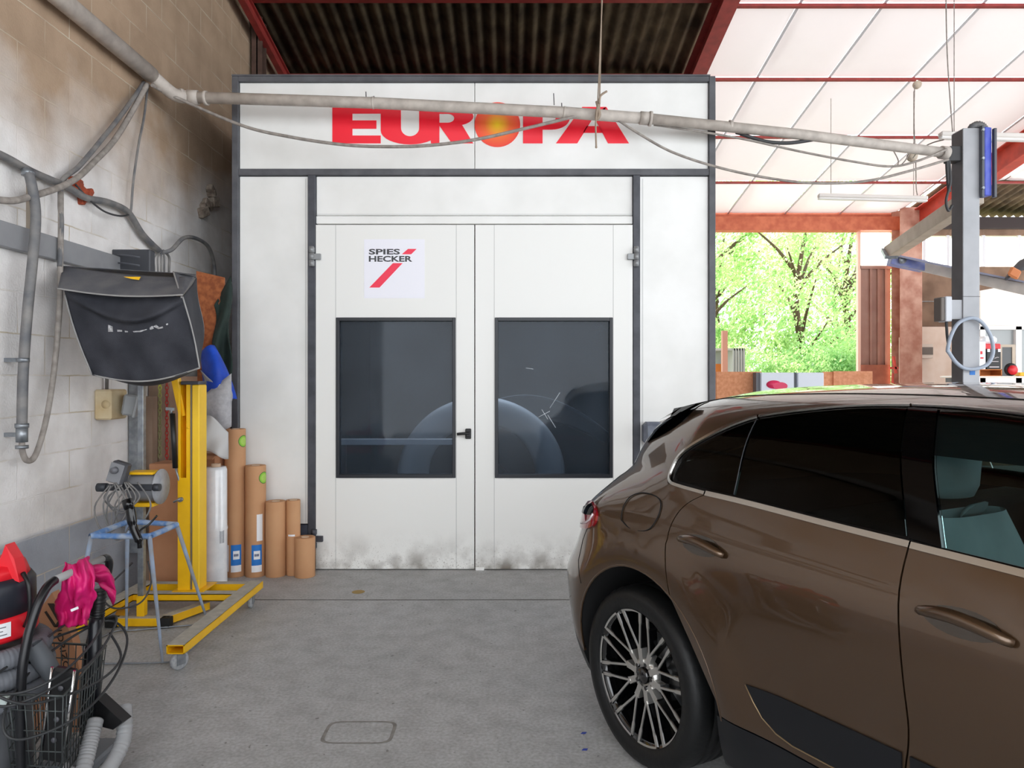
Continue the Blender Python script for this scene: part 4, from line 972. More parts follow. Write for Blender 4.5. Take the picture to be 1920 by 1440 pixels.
for dx, dy in ((-.14, -.14), (.14, -.14), (-.14, .14), (.14, .14)):
    mb = MB(); mb.lathe([(0, -.02), (.035, -.02), (.04, 0), (.035, .02), (0, .02)], (vx+dx, vy+dy, .04), 'x', 18); obj('wheel', mb, M_black, vc)

tr = thing('tool_trolley', 'black tube trolley with a wire basket full of vacuum hoses and nozzles', 'trolley', (-1.78, 2.85, 0))
hA = Vector((-1.70, 2.50, .40)); 
hpL = cr([(-1.80, 2.60, .10), (-1.80, 2.60, .50), (-1.795, 2.62, .66), (-1.785, 2.66, .78), (-1.78, 2.71, .845), (-1.778, 2.76, .862)], 6)
mb = MB(); mb.tube(hpL, .0165, 12); obj('handle_tube', mb, mat('tube_black', '15161a', .3), tr)
mb = MB(); mb.tube([(-1.778, 2.76, .862), (-1.77, 2.90, .866), (-1.762, 3.05, .87)], .016, 12); obj('grip', mb, mat('grip_grey', '9a9a9a', .6), tr)
mb = MB(); mb.tube(cr([(-1.762, 3.05, .87), (-1.76, 3.085, .862), (-1.762, 3.10, .82), (-1.79, 3.09, .68), (-1.84, 3.08, .45), (-1.86, 3.08, .10)], 6), .0165, 12); obj('handle_tube', mb, mat('tube_black', '15161a', .3), tr)
# wire basket
BA, BB, BC, BD_ = Vector((-1.86, 2.58, .49)), Vector((-1.62, 2.56, .50)), Vector((-1.74, 3.04, .50)), Vector((-2.02, 3.08, .50))
def bk(i, s, z):
    c = [BA, BB, BC, BD_]; p = c[i % 4].lerp(c[(i+1) % 4], s); ce = (BA+BB+BC+BD_)/4; k = .80+.20*(z-.17)/.33
    return Vector((ce.x+(p.x-ce.x)*k, ce.y+(p.y-ce.y)*k, z))
mb = MB()
for z, r in ((.50, .005), (.44, .0025), (.36, .0025), (.28, .0025), (.22, .0025), (.17, .004)):
    mb.tube([bk(i, s/4, z) for i in range(4) for s in range(4)], r, 6, True)
for i in range(4):
    n = 8 if i % 2 == 0 else 14
    for s in range(n): mb.tube([bk(i, s/n, .17), bk(i, s/n, .5)], .0022, 5)
for s in range(1, 8): mb.tube([bk(0, s/8, .17), bk(2, 1-s/8, .17)], .0022, 5)
obj('wire_basket', mb, M_wire, tr)
mb = MB(); mb.box((-1.90, 2.56, .06), (-1.68, 3.06, .10), .01); mb.cyl((-1.86, 2.56, .17), (-1.86, 2.56, .02), .02, 10); obj('base_frame', mb, mat('base_grey', '80858b', .5), tr)
for y in (2.62, 3.02):
    mb = MB(); mb.lathe([(0, -.018), (.045, -.018), (.05, 0), (.045, .018), (0, .018)], (-1.72, y, .05), 'x', 20); obj('wheel', mb, M_rubber, tr)
mb = MB(); mb.box((-1.86, 2.54, .47), (-1.81, 2.565, .505), .003); obj('white_tab', mb, mat('tab_pale', 'c9d6d2', .5), tr)
# things in the basket
nz = thing('floor_nozzle', 'long black vacuum floor nozzle with two chrome edges upright in the basket', 'nozzle', (-1.70, 2.68, .2))
def mvN(p): return Matrix.Translation(Vector((-1.70, 2.66, .34))) @ Matrix.Rotation(.16, 4, 'Y') @ Matrix.Rotation(.05, 4, 'X') @ Vector(p)
RN = Matrix.Rotation(.16, 3, 'Y') @ Matrix.Rotation(.05, 3, 'X')
mb = MB(); mb.obox(mvN((0, 0, .05)), (.09, .035, .36), RN, .01); obj('body', mb, M_black, nz)
mb = MB(); mb.tube([mvN((-.042, -.02, -.14)), mvN((-.042, -.02, .235))], .005, 8); mb.tube([mvN((.042, -.02, -.14)), mvN((.042, -.02, .235))], .005, 8); obj('chrome_edge', mb, M_chrome, nz)
mb = MB()
for z in (.16, .04, -.04): mb.lathe([(0, -.004), (.01, -.004), (.01, 0), (0, 0)], mvN((0, -.018, z)), 'y', 12)
obj('screw', mb, mat('screw_grey', '5a5a60', .5), nz)
pt = thing('pipe_nozzle', 'grey cone-shaped vacuum nozzle mouth pointing up in the basket', 'nozzle', (-1.82, 2.72, .5))
mb = MB(); d_ = Vector((-.35, -.25, .9)).normalized(); c_ = Vector((-1.80, 2.70, .60))
mb.tube([c_-d_*.17, c_-d_*.05, c_, c_+d_*.045], [.028, .036, .036, .034], 20, cap=False); mb.tube([c_+d_*.045, c_+d_*.04], [.034, .029], 20, cap=False); mb.tube([c_+d_*.04, c_-d_*.1], [.029, .026], 20, cap=False); obj('tube', mb, mat('nozzle_grey', '55595e', .5), pt, thick=None)
vt = thing('suction_tube', 'black suction tube with a ribbed cuff standing in the basket under the pink glove', 'tube', (-1.77, 3.0, .3))
mb = MB(); mb.tube([(-1.74, 2.95, .20), (-1.755, 2.98, .45), (-1.775, 3.02, .60), (-1.775, 3.03, .64)], [.026, .028, .026, .026], 16); obj('tube', mb, mat('tube_gloss', '1b1d22', .3), vt)
obj('ribbed_cuff', ribbed([(-1.775, 3.03, .62), (-1.772, 3.035, .67), (-1.77, 3.04, .74)], .029, .011, .003, 16, 12), M_black, vt)
mb = MB(); mb.prism([(-1.70, 2.90, .34), (-1.57, 2.86, .26), (-1.62, 2.88, .22), (-1.72, 2.92, .22)], (0.01, .05, 0.0)); tag(obj('corner_nozzle', mb, M_black), 'black triangular nozzle poking through the side of the wire basket', 'nozzle')
mb = MB(); random.seed(5)
loops = [[(-1.86, 2.50, .56), (-1.75, 2.52, .53), (-1.66, 2.6, .56), (-1.66, 2.8, .60), (-1.74, 3.02, .63), (-1.80, 3.0, .66), (-1.84, 2.80, .62)],
         [(-1.88, 2.53, .53), (-1.78, 2.48, .50), (-1.68, 2.55, .52), (-1.62, 2.75, .56), (-1.70, 3.05, .62), (-1.83, 3.05, .58), (-1.90, 2.8, .58)],
         [(-1.80, 2.55, .50), (-1.76, 2.46, .42), (-1.70, 2.50, .38), (-1.60, 2.64, .40), (-1.59, 2.85, .46), (-1.64, 3.02, .55), (-1.76, 3.06, .60), (-1.83, 2.8, .56)],
         [(-1.86, 2.56, .52), (-1.80, 2.44, .57), (-1.70, 2.50, .50), (-1.60, 2.70, .48), (-1.60, 2.90, .50), (-1.70, 3.0, .57)]]
for i, l in enumerate(loops): mb.tube(cr(l, 8, i < 3), .0050, 8, i < 3)
tag(obj('power_cord', mb, mat('cord_dark', '2f3133', .5)), 'dark power cord looped loosely round the top of the wire basket', 'cord')
tag(obj('corrugated_hose', ribbed([(-1.72, 2.70, .16), (-1.64, 2.72, .10), (-1.60, 2.80, .10), (-1.60, 2.92, .16), (-1.64, 3.0, .26)], .03, .012, .0025, 14, 20), M_vhosel), 'light grey ribbed hose curling out beside the basket, outer of two', 'hose')
tag(obj('corrugated_hose', ribbed([(-1.56, 2.48, .03), (-1.58, 2.56, .05), (-1.62, 2.64, .09), (-1.66, 2.76, .16), (-1.69, 2.88, .26)], .03, .012, .0025, 14, 20), M_vhosel), 'light grey ribbed hose rising from the floor into the basket', 'hose')
mb = MB(); mb.tube([(-1.66, 2.52, .20), (-1.62, 2.50, .24)], [.034, .04], 18, cap=False); mb.tube([(-1.62, 2.50, .24), (-1.665, 2.52, .20)], [.034, .02], 18); tag(obj('hose_end', mb, mat('nozzle_grey', '55595e', .5)), 'short grey hose end lying low in the front of the basket', 'hose end')
# pink glove draped on the grip
gv = thing('pink_glove', 'crumpled magenta rubber glove draped over the trolley grip', 'glove', (-1.77, 2.95, .87))
def glv(a, c):
    # c runs along the drape over the bar, a across
    y = 2.86+.17*a + .02*math.sin(6*c)
    s = (c-.42)*.62
    if s < -.03: x, z = -1.77+.03+.02*(-s)*2, .872+(s+.03)*.85
    elif s > .03: x, z = -1.77-.05-.03*s, .872-(s-.03)*1.0
    else: x, z = -1.77-.025*s/.03*1.2, .872+.02*math.cos(s/.03*1.2)
    cr_ = .012*math.sin(18*a+5*c)+.008*math.sin(31*a-9*c)
    return Vector((x+cr_, y+.01*math.sin(20*c+4*a), z+.006*math.sin(25*a+c*7)))
def glvA(a, c):   # near hanging side, facing the camera
    wv = .085+.035*math.sin(PI*c*.9)+.02*c
    yy = 2.90-.09*min(1, c*3)*0-.05
    px = 128+ (a-.5)*(46+18*math.sin(2.6*c)) + 10*math.sin(2.2*c) - 2*c; py = 1052+122*c + 8*math.sin(5*a)*(1-c)
    Y = 2.90-.05*math.sin(PI*min(1, c*1.3))*.8 + .012*math.sin(15*a+4*c)+.008*math.sin(27*a-6*c)-.03*math.sin(PI*a)
    return P(px+ (18 if c < .12 else 18*max(0, 1-(c-.12)*1.2)), py, Y)
mb = MB().grid(glvA, 26, 34); obj('cuff', mb, M_pink, gv, thick=.004)
def glvB(a, c):
    px = 150+ 62*c + 6*math.sin(3*a) ; py = 1050+ 44*a*(.55+.6*c) + 30*c*c + 5*math.sin(7*c)
    Y = 2.93-.03*math.sin(PI*a)+.012*math.sin(11*a+8*c)+.10*c
    return P(px, py, Y-.02)
mb = MB().grid(glvB, 20, 24); obj('hand_part', mb, M_pink, gv, thick=.004)
from mathutils import noise
for o_ in gv.children:
    for v in o_.data.vertices:
        q_ = v.co*16; v.co += noise.noise_vector(q_)*.017 + noise.noise_vector(q_*2.6)*.006
mb = MB(); mb.obox(P(140, 1142, 2.80), (.030, .004, .010), Matrix.Rotation(-.4, 3, 'Y')); obj('white_mark', mb, M_labelw, gv)
# cardboard with writing
cbx = thing('cardboard_box', 'flattened brown carton printed with an arrow mark standing behind the trolley', 'cardboard box', (-2.15, 3.25, 0))
c4 = [P(98, 1112, 3.30), P(152, 1215, 3.30), P(140, 1330, 3.30), P(70, 1330, 3.30), P(60, 1180, 3.30)]
c4 = [(-2.14, 3.30, .65), (-2.05, 3.30, .45), (-2.00, 3.30, .24), (-2.02, 3.30, .0), (-2.30, 3.30, .0), (-2.25, 3.30, .5)]
mb = MB(); mb.prism(c4, (0, .05, 0)); obj('box', mb, M_card, cbx)
text_mesh('box_text', "HORIZON'S S", mat('ink', '33251c', .8), cbx, Vector((-2.125, 3.298, .50)), (.20, 0, -1), (1, 0, .20), .34, .028, .001, .0)
mb = MB()
for pl in ([(-2.16, .60), (-2.13, .60), (-2.10, .53), (-2.115, .52)], [(-2.175, .56), (-2.165, .565), (-2.115, .49), (-2.13, .49)], [(-2.13, .49), (-2.115, .49), (-2.09, .52), (-2.10, .535)]):
    mb.prism([(x, 3.2995, z) for x, z in pl], (0, -.0015, 0))
obj('printed_arrow', mb, mat('ink', '33251c', .8), cbx)

# ------------------------------------------------------------------ floor marks
def ringpatch(cx, cy, w_, h_, wd, m, name):
    q = MB(); n = 40; vs = []
    for i in range(n):
        a = 2*PI*i/n; e = .35
        ux = math.copysign(abs(math.cos(a))**e, math.cos(a)); uy = math.copysign(abs(math.sin(a))**e, math.sin(a))
        for k in (1, 1-wd): vs.append((cx+w_/2*ux*k, cy+h_/2*uy*k, .0012))
    return q.add(vs, [(2*i, 2*((i+1) % n), 2*((i+1) % n)+1, 2*i+1) for i in range(n)])
struct('floor_hatch_outline', ringpatch(-.71, 3.30, .33, .21, .10, M_floor, ''), mat('floor_scar', '94918c', .9, col2='7c7975', scale=20))
struct('floor_crack', MB().tube(cr([(-2.7, 5.28, .0), (-1, 5.26, 0), (.3, 5.27, 0), (1.3, 5.26, 0)], 4), .003, 4), mat('crack', '55524e', .9))
for k, (px, py) in enumerate(((1094, 1375), (1096, 1406))):
    Y = H*F/(py-CY); p = P(px, py, Y); q = MB(); q.add([(p.x-.014, p.y-.006, .001), (p.x+.008, p.y-.009, .002), (p.x+.016, p.y+.004, .004), (p.x-.004, p.y+.008, .002)], [(0, 1, 2, 3)])
    tag(obj('paint_flake', q, mat('flake_blue', '2c3f9a', .6), thick=.001), ('small blue paint flake on the floor by the rear tyre, farther one', 'small blue paint flake on the floor by the rear tyre, nearer one')[k], 'flake')
Y = H*F/(1110-CY); p = P(672, 1111, Y); q = MB(); q.lathe([(0, 0.0015), (.05, .001)], (p.x, p.y, 0), 'z', 14); struct('floor_stain', q, mat('ochre_stain', 'a88f5a', .9))
# ------------------------------------------------------------------ the brown SUV
CYAW = math.atan2(-math.cos(math.atan(.529)), math.sin(math.atan(.529)))
CO = Vector((1.36, 3.435, 0))
car = thing('car', 'metallic brown five-door SUV parked in front of the white spray booth', 'car', (0, 0, 0))
car.location = CO; car.rotation_euler = (0, 0, CYAW)
def interp(tab, x):
    if x <= tab[0][0]: return tab[0][1]
    if x >= tab[-1][0]: return tab[-1][1]
    for i in range(len(tab)-1):
        if x <= tab[i+1][0]: break
    x0, y0 = tab[i]; x1, y1 = tab[i+1]
    def sl(k):
        if k <= 0: return (tab[1][1]-tab[0][1])/(tab[1][0]-tab[0][0])
        if k >= len(tab)-1: return (tab[-1][1]-tab[-2][1])/(tab[-1][0]-tab[-2][0])
        return (tab[k+1][1]-tab[k-1][1])/(tab[k+1][0]-tab[k-1][0])
    h = x1-x0; t = (x-x0)/h; m0, m1 = sl(i)*h, sl(i+1)*h
    return (2*t**3-3*t*t+1)*y0+(t**3-2*t*t+t)*m0+(-2*t**3+3*t*t)*y1+(t**3-t*t)*m1
VT = [(-.64, 0), (.05, .72), (.2, .845), (.25, .868), (.35, .905), (.5, .935), (.65, .95), (.8, .955), (.95, .95), (1.03, .935), (1.10, .905), (1.17, .872), (1.24, .838), (1.40, .755), (1.50, .67), (1.64, .55), (1.89, .30), (2.19, 0)]
ZT = [(-.64, .2), (.05, .2), (.2, .21), (.25, .25), (.35, .35), (.5, .5), (.65, .65), (.8, .8), (.95, .95), (1.03, 1.03), (1.10, 1.10), (1.17, 1.17), (1.24, 1.24), (1.40, 1.40), (1.50, 1.50), (1.64, 1.566), (1.89, 1.615), (2.19, 1.628)]
TOP = [(-1.0, .80), (-.985, .93), (-.96, 1.04), (-.93, 1.09), (-.88, 1.14), (-.75, 1.21), (-.6, 1.30), (-.48, 1.395), (-.38, 1.485), (-.2, 1.55), (0, 1.592), (.3, 1.618), (.8, 1.632), (1.3, 1.622), (1.6, 1.60), (1.85, 1.545), (2.15, 1.38), (2.5, 1.16), (2.62, 1.11), (3.0, 1.05), (3.4, .97), (3.58, .88), (3.66, .76), (3.7, .62)]
LOW = [(-1.0, .55), (-.96, .42), (-.9, .36), (-.75, .30), (-.5, .22), (-.4, .2), (3.1, .2), (3.4, .24), (3.6, .3), (3.7, .45)]
def S(u, p, off=0):
    v = interp(VT, p); z = interp(ZT, p)
    zt = interp(TOP, u); zl = interp(LOW, u); zb = min(1.2, zt-max(.02, .42*(max(0, zt-.95)/.68)**1.3))
    if z < 1.2: z2 = zl+(z-.2)*(zb-zl)/1.0
    else: z2 = zb+(z-1.2)*(zt-zb)/(.428)
    q_ = max(0, min(1, (z-.65)/.35)); ue = u*(1+.25*q_*q_*(3-2*q_))
    if ue < -.3: x = min(1, (-.3-ue)/.72); pf = (1-x**2.4)**(1/2.4)
    elif u > 2.9: x = min(1, (u-2.9)/.82); pf = (1-x**2.4)**(1/2.4)
    else: pf = 1
    if p > 1.05:       # greenhouse narrows toward the tail
        k = min(1, (p-1.05)/.25); k = k*k*(3-2*k); pf *= 1-k*min(.37, .19*(max(0, .12-u)/.5)**1.15)
    r = math.hypot(u-.025, z-.40)
    v += .022*math.exp(-((r-.50)/.11)**2)*(1 if z < 1.0 else 0)*1.0
    r = math.hypot(u-2.83, z-.40)
    v += .022*math.exp(-((r-.50)/.11)**2)*(1 if z < 1.0 else 0)
    if .5 < u < 2.3: v -= .020*math.exp(-((z-.62)/.14)**2)*math.sin(PI*(u-.5)/1.8)**.6
    return Vector((u, -v*pf, z2))
def SN(u, p):
    e = .004; a = S(u+e, p)-S(u-e, p); b_ = S(u, p+e)-S(u, p-e); n = a.cross(b_)
    if n.length < 1e-9: return Vector((0, -1, 0))
    return -n.normalized() if False else n.normalized()
_t = SN(1.0, .8); NS = 1 if _t.y < 0 else -1
def dens(poly, d=.03):
    out = []
    for i in range(len(poly)):
        a = Vector(poly[i]).to_2d() if len(poly[i]) > 2 else Vector(poly[i]); b_ = Vector(poly[(i+1) % len(poly)])
        k = max(1, int((b_-a).length/d))
        out += [a.lerp(b_, j/k) for j in range(k)]
    return out
def inside(pt, poly):
    x, y = pt; c = False; n = len(poly)
    for i in range(n):
        x1, y1 = poly[i]; x2, y2 = poly[(i+1) % n]
        if (y1 > y) != (y2 > y) and x < (x2-x1)*(y-y1)/(y2-y1)+x1: c = not c
    return c
def dist_poly(pt, poly):
    best = 9; q = Vector(pt)
    for i in range(len(poly)):
        a = poly[i]; b_ = poly[(i+1) % len(poly)]; ab = b_-a; t = max(0, min(1, (q-a).dot(ab)/max(1e-12, ab.dot(ab)))); best = min(best, (q-(a+ab*t)).length)
    return best
def region(name, poly, m, off=0.0, edge=.012, d=.035, both=False, left=False, parent=None, us=None):
    """panel cut from the body surface along a closed (length, height) outline"""
    bd = dens(poly, d); n = len(bd)
    x0 = min(p.x for p in bd); x1 = max(p.x for p in bd); y0 = min(p.y for p in bd); y1 = max(p.y for p in bd)
    pts = list(bd); nx = int((x1-x0)/d)+1; ny = int((y1-y0)/d)+1
    for i in range(nx+1):
        for j in range(ny+1):
            q = (x0+(x1-x0)*(i)/nx, y0+(y1-y0)*(j)/ny)
            if inside(q, bd) and dist_poly(q, bd) > d*.45: pts.append(Vector(q))
    vo, eo, fo_, *_r = delaunay_2d_cdt(pts, [(i, (i+1) % n) for i in range(n)], [], 1, 1e-5)
    for sgn in ((1, -1) if both else ((-1,) if left else (1,))):
        V = []; NN = []
        for q in vo:
            s_ = S(q.x, q.y); nn = SN(q.x, q.y)*NS; s_ = s_+nn*off
            if sgn < 0: s_ = Vector((s_.x, -s_.y, s_.z)); nn = Vector((nn.x, -nn.y, nn.z))
            V.append(s_); NN.append(nn)
        Fc = []
        for f in fo_:
            a, b_, c = (V[i] for i in f[:3]); nn = (b_-a).cross(c-a)
            Fc.append(tuple(f) if nn.dot(NN[f[0]]) > 0 else tuple(f)[::-1])
        # turned-in edge: boundary = edges used once
        cnt = {}
        for f in Fc:
            for i in range(len(f)): cnt[(f[i], f[(i+1) % len(f)])] = 1
        be = [e for e in cnt if (e[1], e[0]) not in cnt]
        nm = list(NN); base_n = len(V); mp_ = {}
        for e in be:
            for i in e:
                if i not in mp_: mp_[i] = len(V); V.append(V[i]-NN[i]*edge); nm.append(NN[i])
        nf = len(Fc)
        for a, b_ in be: Fc.append((b_, a, mp_[a], mp_[b_]))
        me = bpy.data.meshes.new(name); me.from_pydata(V, [], Fc); me.materials.append(m); me.validate(); me.update()
        for i, pl in enumerate(me.polygons): pl.use_smooth = True
        ln = []
        for pl in me.polygons:
            for vi in pl.vertices:
                ln.append(NN[vi] if (pl.index < nf and vi < base_n) else pl.normal.copy())
        me.normals_split_custom_set([tuple(x) for x in ln])
        o = bpy.data.objects.new(name, me); COL.objects.link(o); o.parent = parent or car; BASE[o.name] = Vector()
    return o
M_paint = bpy.data.materials.new('brown_metallic'); M_paint.use_nodes = True
N, nd, b = nodes_of(M_paint)
b.inputs['Base Color'].default_value = lin('604a36'); b.inputs['Metallic'].default_value = .8; b.inputs['Roughness'].default_value = .36
b.inputs['Coat Weight'].default_value = 1; b.inputs['Coat Roughness'].default_value = .03
M_paint2 = M_paint
M_clad = mat('dark_cladding', '0b0e14', .4)
M_gloss = mat('gloss_black_trim', '030304', .05, spec=.15)
M_chr = mat('satin_chrome', 'c9c6c0', .22, 1)
M_in = mat('car_inner_dark', '08080a', .9)
M_seat = mat('seat_grey', '9aa7a8', .6, col2='8c999a', scale=6)
AC, AR = (.025, .395), .462
def arcpts(cx, a0, a1, n=26, R=AR): return [(cx+R*math.cos(math.radians(a0+(a1-a0)*i/n)), AC[1]+R*math.sin(math.radians(a0+(a1-a0)*i/n))) for i in range(n+1)]
WB = 2.81
cutR = [(.317, 1.197), (.240, 1.15), (.200, 1.09), (.193, 1.01), (.212, .93), (.233, .855), (.247, .80)]
def smooth2(pts, n=6): return [(v.x, v.y) for v in cr([(x, y, 0) for x, y in pts], n)]
cutR = smooth2(cutR, 4)
cutB = [(1.147, 1.178), (1.150, 1.09), (1.166, .98), (1.182, .84), (1.190, .72), (1.184, .64), (1.172, .56), (1.166, .44)]
cutB = smooth2(cutB, 3)
bel = [(.085, 1.212), (.156, 1.204), (.319, 1.198), (.529, 1.194), (.879, 1.180), (1.147, 1.172), (1.444, 1.162), (1.75, 1.150), (2.05, 1.138)]
topc = [(.060, 1.245), (.073, 1.32), (.125, 1.37), (.205, 1.422), (.30, 1.468), (.405, 1.51), (.576, 1.552), (.776, 1.60), (.964, 1.62), (1.135, 1.62), (1.40, 1.585), (1.62, 1.50), (1.85, 1.37), (2.02, 1.24), (2.05, 1.16)]
def between(tab, u0, u1):
    return [(u0, interp(tab, u0))]+[q for q in tab if u0 < q[0] < u1]+[(u1, interp(tab, u1))]
def shift(pts, du, dp=0): return [(x+du, y+dp) for x, y in pts]
g = .0028
# rear quarter panel: belt/rail above, door cut to the right, arch below
arcA = arcpts(AC[0], 186, 62)   # left to right over the wheel
rq = shift(cutR[::-1], -g)      # up along cut
aq = [q for q in arcA if q[0] < .247-g]
quarter = [(-.93, .52), (-.60, .46)]+[(-.445, .35)]+aq+rq+[(.156, 1.201), (.085, 1.210), (.058, 1.235), (.066, 1.32), (.118, 1.374), (.20, 1.426), (.295, 1.472), (.40, 1.514), (.572, 1.556), (.772, 1.604), (.964, 1.625), (1.135, 1.625), (1.40, 1.590), (1.62, 1.505), (1.86, 1.375), (1.90, 1.46), (1.75, 1.62), (1.6, 1.75), (0.6, 1.76), (-.2, 1.76), (-.34, 1.76), (-.36, 1.63), (-.93, 1.63)]
region('body_side', quarter, M_paint, both=True, d=.03)
# roof skin between the cant rails, and across
def skin(name, u0, u1, p0, m, nu, npp, off=0, parent=None):
    mb = MB(); vs = []; 
    ps = [p0+(2.19-p0)*j/npp for j in range(npp+1)]
    for i in range(nu+1):
        u = u0+(u1-u0)*i/nu
        row = [S(u, p) for p in ps]; row += [Vector((q.x, -q.y, q.z)) for q in row[:-1][::-1]]
        vs += [q+Vector((0, 0, off)) for q in row]
    w_ = 2*npp+1
    fs = [(i*w_+j, (i+1)*w_+j, (i+1)*w_+j+1, i*w_+j+1) for i in range(nu) for j in range(w_-1)]
    mb.add(vs, fs, True); return obj(name, mb, m, parent or car)
skin('roof', -.34, 1.74, 1.725, M_paint, 60, 14)
skin('headliner', -.3, 1.7, 1.45, M_in, 30, 12, -.035)
skin('windscreen', 1.74, 2.60, 1.48, M_gloss, 24, 12)
skin('bonnet', 2.60, 3.60, .98, M_paint, 30, 20)
skin('front_bumper', 3.60, 3.7, .2, M_paint, 8, 30)
skin('rear_glass', -.90, -.34, 1.60, M_gloss, 20, 10)
skin('tailgate', -1.0, -.90, .40, M_paint, 10, 34)
# dark shell beneath the seams
mb = MB()
for sg in (1, -1):
    vs = []; us = [-.97+i*(4.6/92) for i in range(93)]; ps = [-.64+j*(1.78/44) for j in range(45)]
    for u in us:
        for p in ps:
            q = S(u, p); n_ = SN(u, p)*NS; q = q-n_*.03; vs.append(Vector((q.x, q.y*sg, q.z)))
    fs = []
    for i in range(92):
        for j in range(44):
            uc = (us[i]+us[i+1])/2; pc = (ps[j]+ps[j+1])/2
            if min(math.hypot(uc-AC[0], pc-AC[1]), math.hypot(uc-AC[0]-WB, pc-AC[1])) < AR+.03: continue
            fs.append((i*45+j, (i+1)*45+j, (i+1)*45+j+1, i*45+j+1))
    mb.add(vs, fs, True)
obj('inner_shell', mb, M_in, car)
# doors
rd_ = [q for q in arcA if q[0] > .247+g]+[(.478, .47), (.485, .43), (.662, .43), (.925, .435), (1.166-g, .44)]
rear_door = [(.250, .795)]+rd_+shift(cutB[::-1], -g)[1:]+[(.879, 1.176), (.529, 1.190), (.319+g, 1.194)]+shift(cutR[1:], g)
region('rear_door', rear_door, M_paint, both=True, d=.03)
frontcut = [(2.10, 1.13), (2.16, 1.0), (2.20, .8), (2.19, .6), (2.16, .45)]
front_door = shift(cutB, g)[::-1]; front_door = [(1.166+g, .44)]+front_door[1:]+[(1.444, 1.158), (1.75, 1.146), (2.05, 1.134)]+shift(frontcut, -g)
region('front_door', front_door[::-1], M_paint, both=True, d=.04)
arcF = arcpts(AC[0]+WB, 175, -5)
fend = shift(frontcut, g)[::-1]; fender = [(2.16+g, .45), (2.30, .44)]+[(x, y) for x, y in arcF if y > .40]+[(3.40, .40), (3.6, .45), (3.6, .99), (3.0, 1.04), (2.6, 1.10), (2.12, 1.145)]+shift(frontcut, g)[:-1]
region('front_wing', fender, M_paint, both=True, d=.05)
# bumper lower valance and sills
region('rear_valance', [(-.93, .515), (-.60, .450), (-.440, .345), (-.39, .12), (-.93, .12)], M_clad, both=True, d=.04)
region('sill', [(.462, .42), (.485, .425), (.662, .424), (.925, .429), (1.166, .434), (2.16, .44), (2.34, .43), (2.34, .16), (.43, .16), (.445, .30)], M_clad, both=True, d=.04)
region('front_valance', [(3.28, .39), (3.6, .44), (3.6, .2), (3.25, .2)], M_clad, both=True, d=.05)
# dark side blade on the doors
region('side_blade', [(.611, .593), (.75, .603), (.902, .606), (1.165, .613), (1.165, .50), (1.10, .472), (.967, .468), (.794, .464), (.73, .475), (.675, .505)], M_clad, off=.006, both=True, d=.03)
region('side_blade', [(1.19, .614), (1.5, .62), (1.9, .62), (2.15, .60), (2.15, .52), (1.8, .49), (1.19, .48)], M_clad, off=.006, both=True, d=.04)
M_bead = mat('bead_brown', 'a08765', .3, .6)
def surf_line(name, pts, r, m, off=.002, both=True, parent=None, n=6, closed=False, dd=.03):
    o = None
    for sg in ((1, -1) if both else (1,)):
        q = []
        L_ = len(pts)
        for i in range(L_ if closed else L_-1):
            a = Vector(pts[i]); b_ = Vector(pts[(i+1) % L_]); k = max(1, int((b_-a).length/dd)); q += [a.lerp(b_, j/k) for j in range(k)]
        if not closed: q.append(Vector(pts[-1]))
        vs = []
        for t in q:
            s_ = S(t.x, t.y)+SN(t.x, t.y)*NS*off; vs.append(Vector((s_.x, s_.y*sg, s_.z)))
        mb = MB(); mb.tube(vs, r, n, closed); o = obj(name, mb, m, parent or car)
    return o
surf_line('blade_edge', [(1.165, .50), (1.10, .470), (.967, .465), (.794, .461), (.73, .472), (.675, .502), (.640, .545), (.611, .593)], .0022, M_bead, .006)
# arch liner and lip
def archline(cx, both=True):
    for sg in (1, -1):
        vs = []; n = 30; mb = MB()
        for i in range(n+1):
            a = math.radians(-22+226*i/n)
            u = cx+(AR+.002)*math.cos(a); z = AC[1]+(AR+.002)*math.sin(a)
            so_ = S(u, z)
            for k, dv in enumerate((.004, .03, .30, .42)):
                rr = 1 if k < 3 else .2
                uu = cx+(u-cx)*rr; zz = AC[1]+(z-AC[1])*rr
                vs.append(Vector((uu, (so_.y+dv if k < 2 else -.93+dv)*sg, zz)))
        fs = [(i*4+k, (i+1)*4+k, (i+1)*4+k+1, i*4+k+1) for i in range(n) for k in range(3)]
        mb.add(vs, fs, True); obj('arch_liner', mb, M_in, car)
archline(AC[0]); archline(AC[0]+WB)
for cx in (AC[0], AC[0]+WB): surf_line('arch_lip', [(x, y) for x, y in arcpts(cx, 184, 2, 30, AR-.001) if y > .36], .006, M_paint, -.003)
# glass and black trim (greenhouse)
gt = [(.114, 1.30), (.160, 1.350), (.205, 1.386), (.303, 1.445), (.416, 1.492), (.593, 1.535), (.792, 1.578), (.975, 1.600)]
quarter_glass = [(.098, 1.250), (.104, 1.275), (.114, 1.30), (.160, 1.350), (.205, 1.386), (.303, 1.445), (.408, 1.489), (.455, 1.216), (.264, 1.221), (.140, 1.230)]
region('quarter_glass', quarter_glass, M_pglass, off=-.004, edge=.004, both=True)
rear_glass_side = [(.414, 1.491), (.593, 1.535), (.792, 1.578), (.955, 1.598), (1.13, 1.196), (.875, 1.200), (.525, 1.212), (.461, 1.215)]
region('rear_door_glass', rear_glass_side, M_pglass, off=-.004, edge=.004, both=True)
region('b_pillar', [(.960, 1.60), (1.055, 1.602), (1.235, 1.186), (1.139, 1.192)], M_gloss, off=-.002, both=True)
fg = [(1.065, 1.598), (1.20, 1.594), (1.38, 1.562), (1.60, 1.482), (1.82, 1.362), (1.98, 1.242), (1.99, 1.170), (1.444, 1.182), (1.245, 1.188)]
region('front_door_glass', fg, M_fglass, off=-.004, edge=.003, both=True)
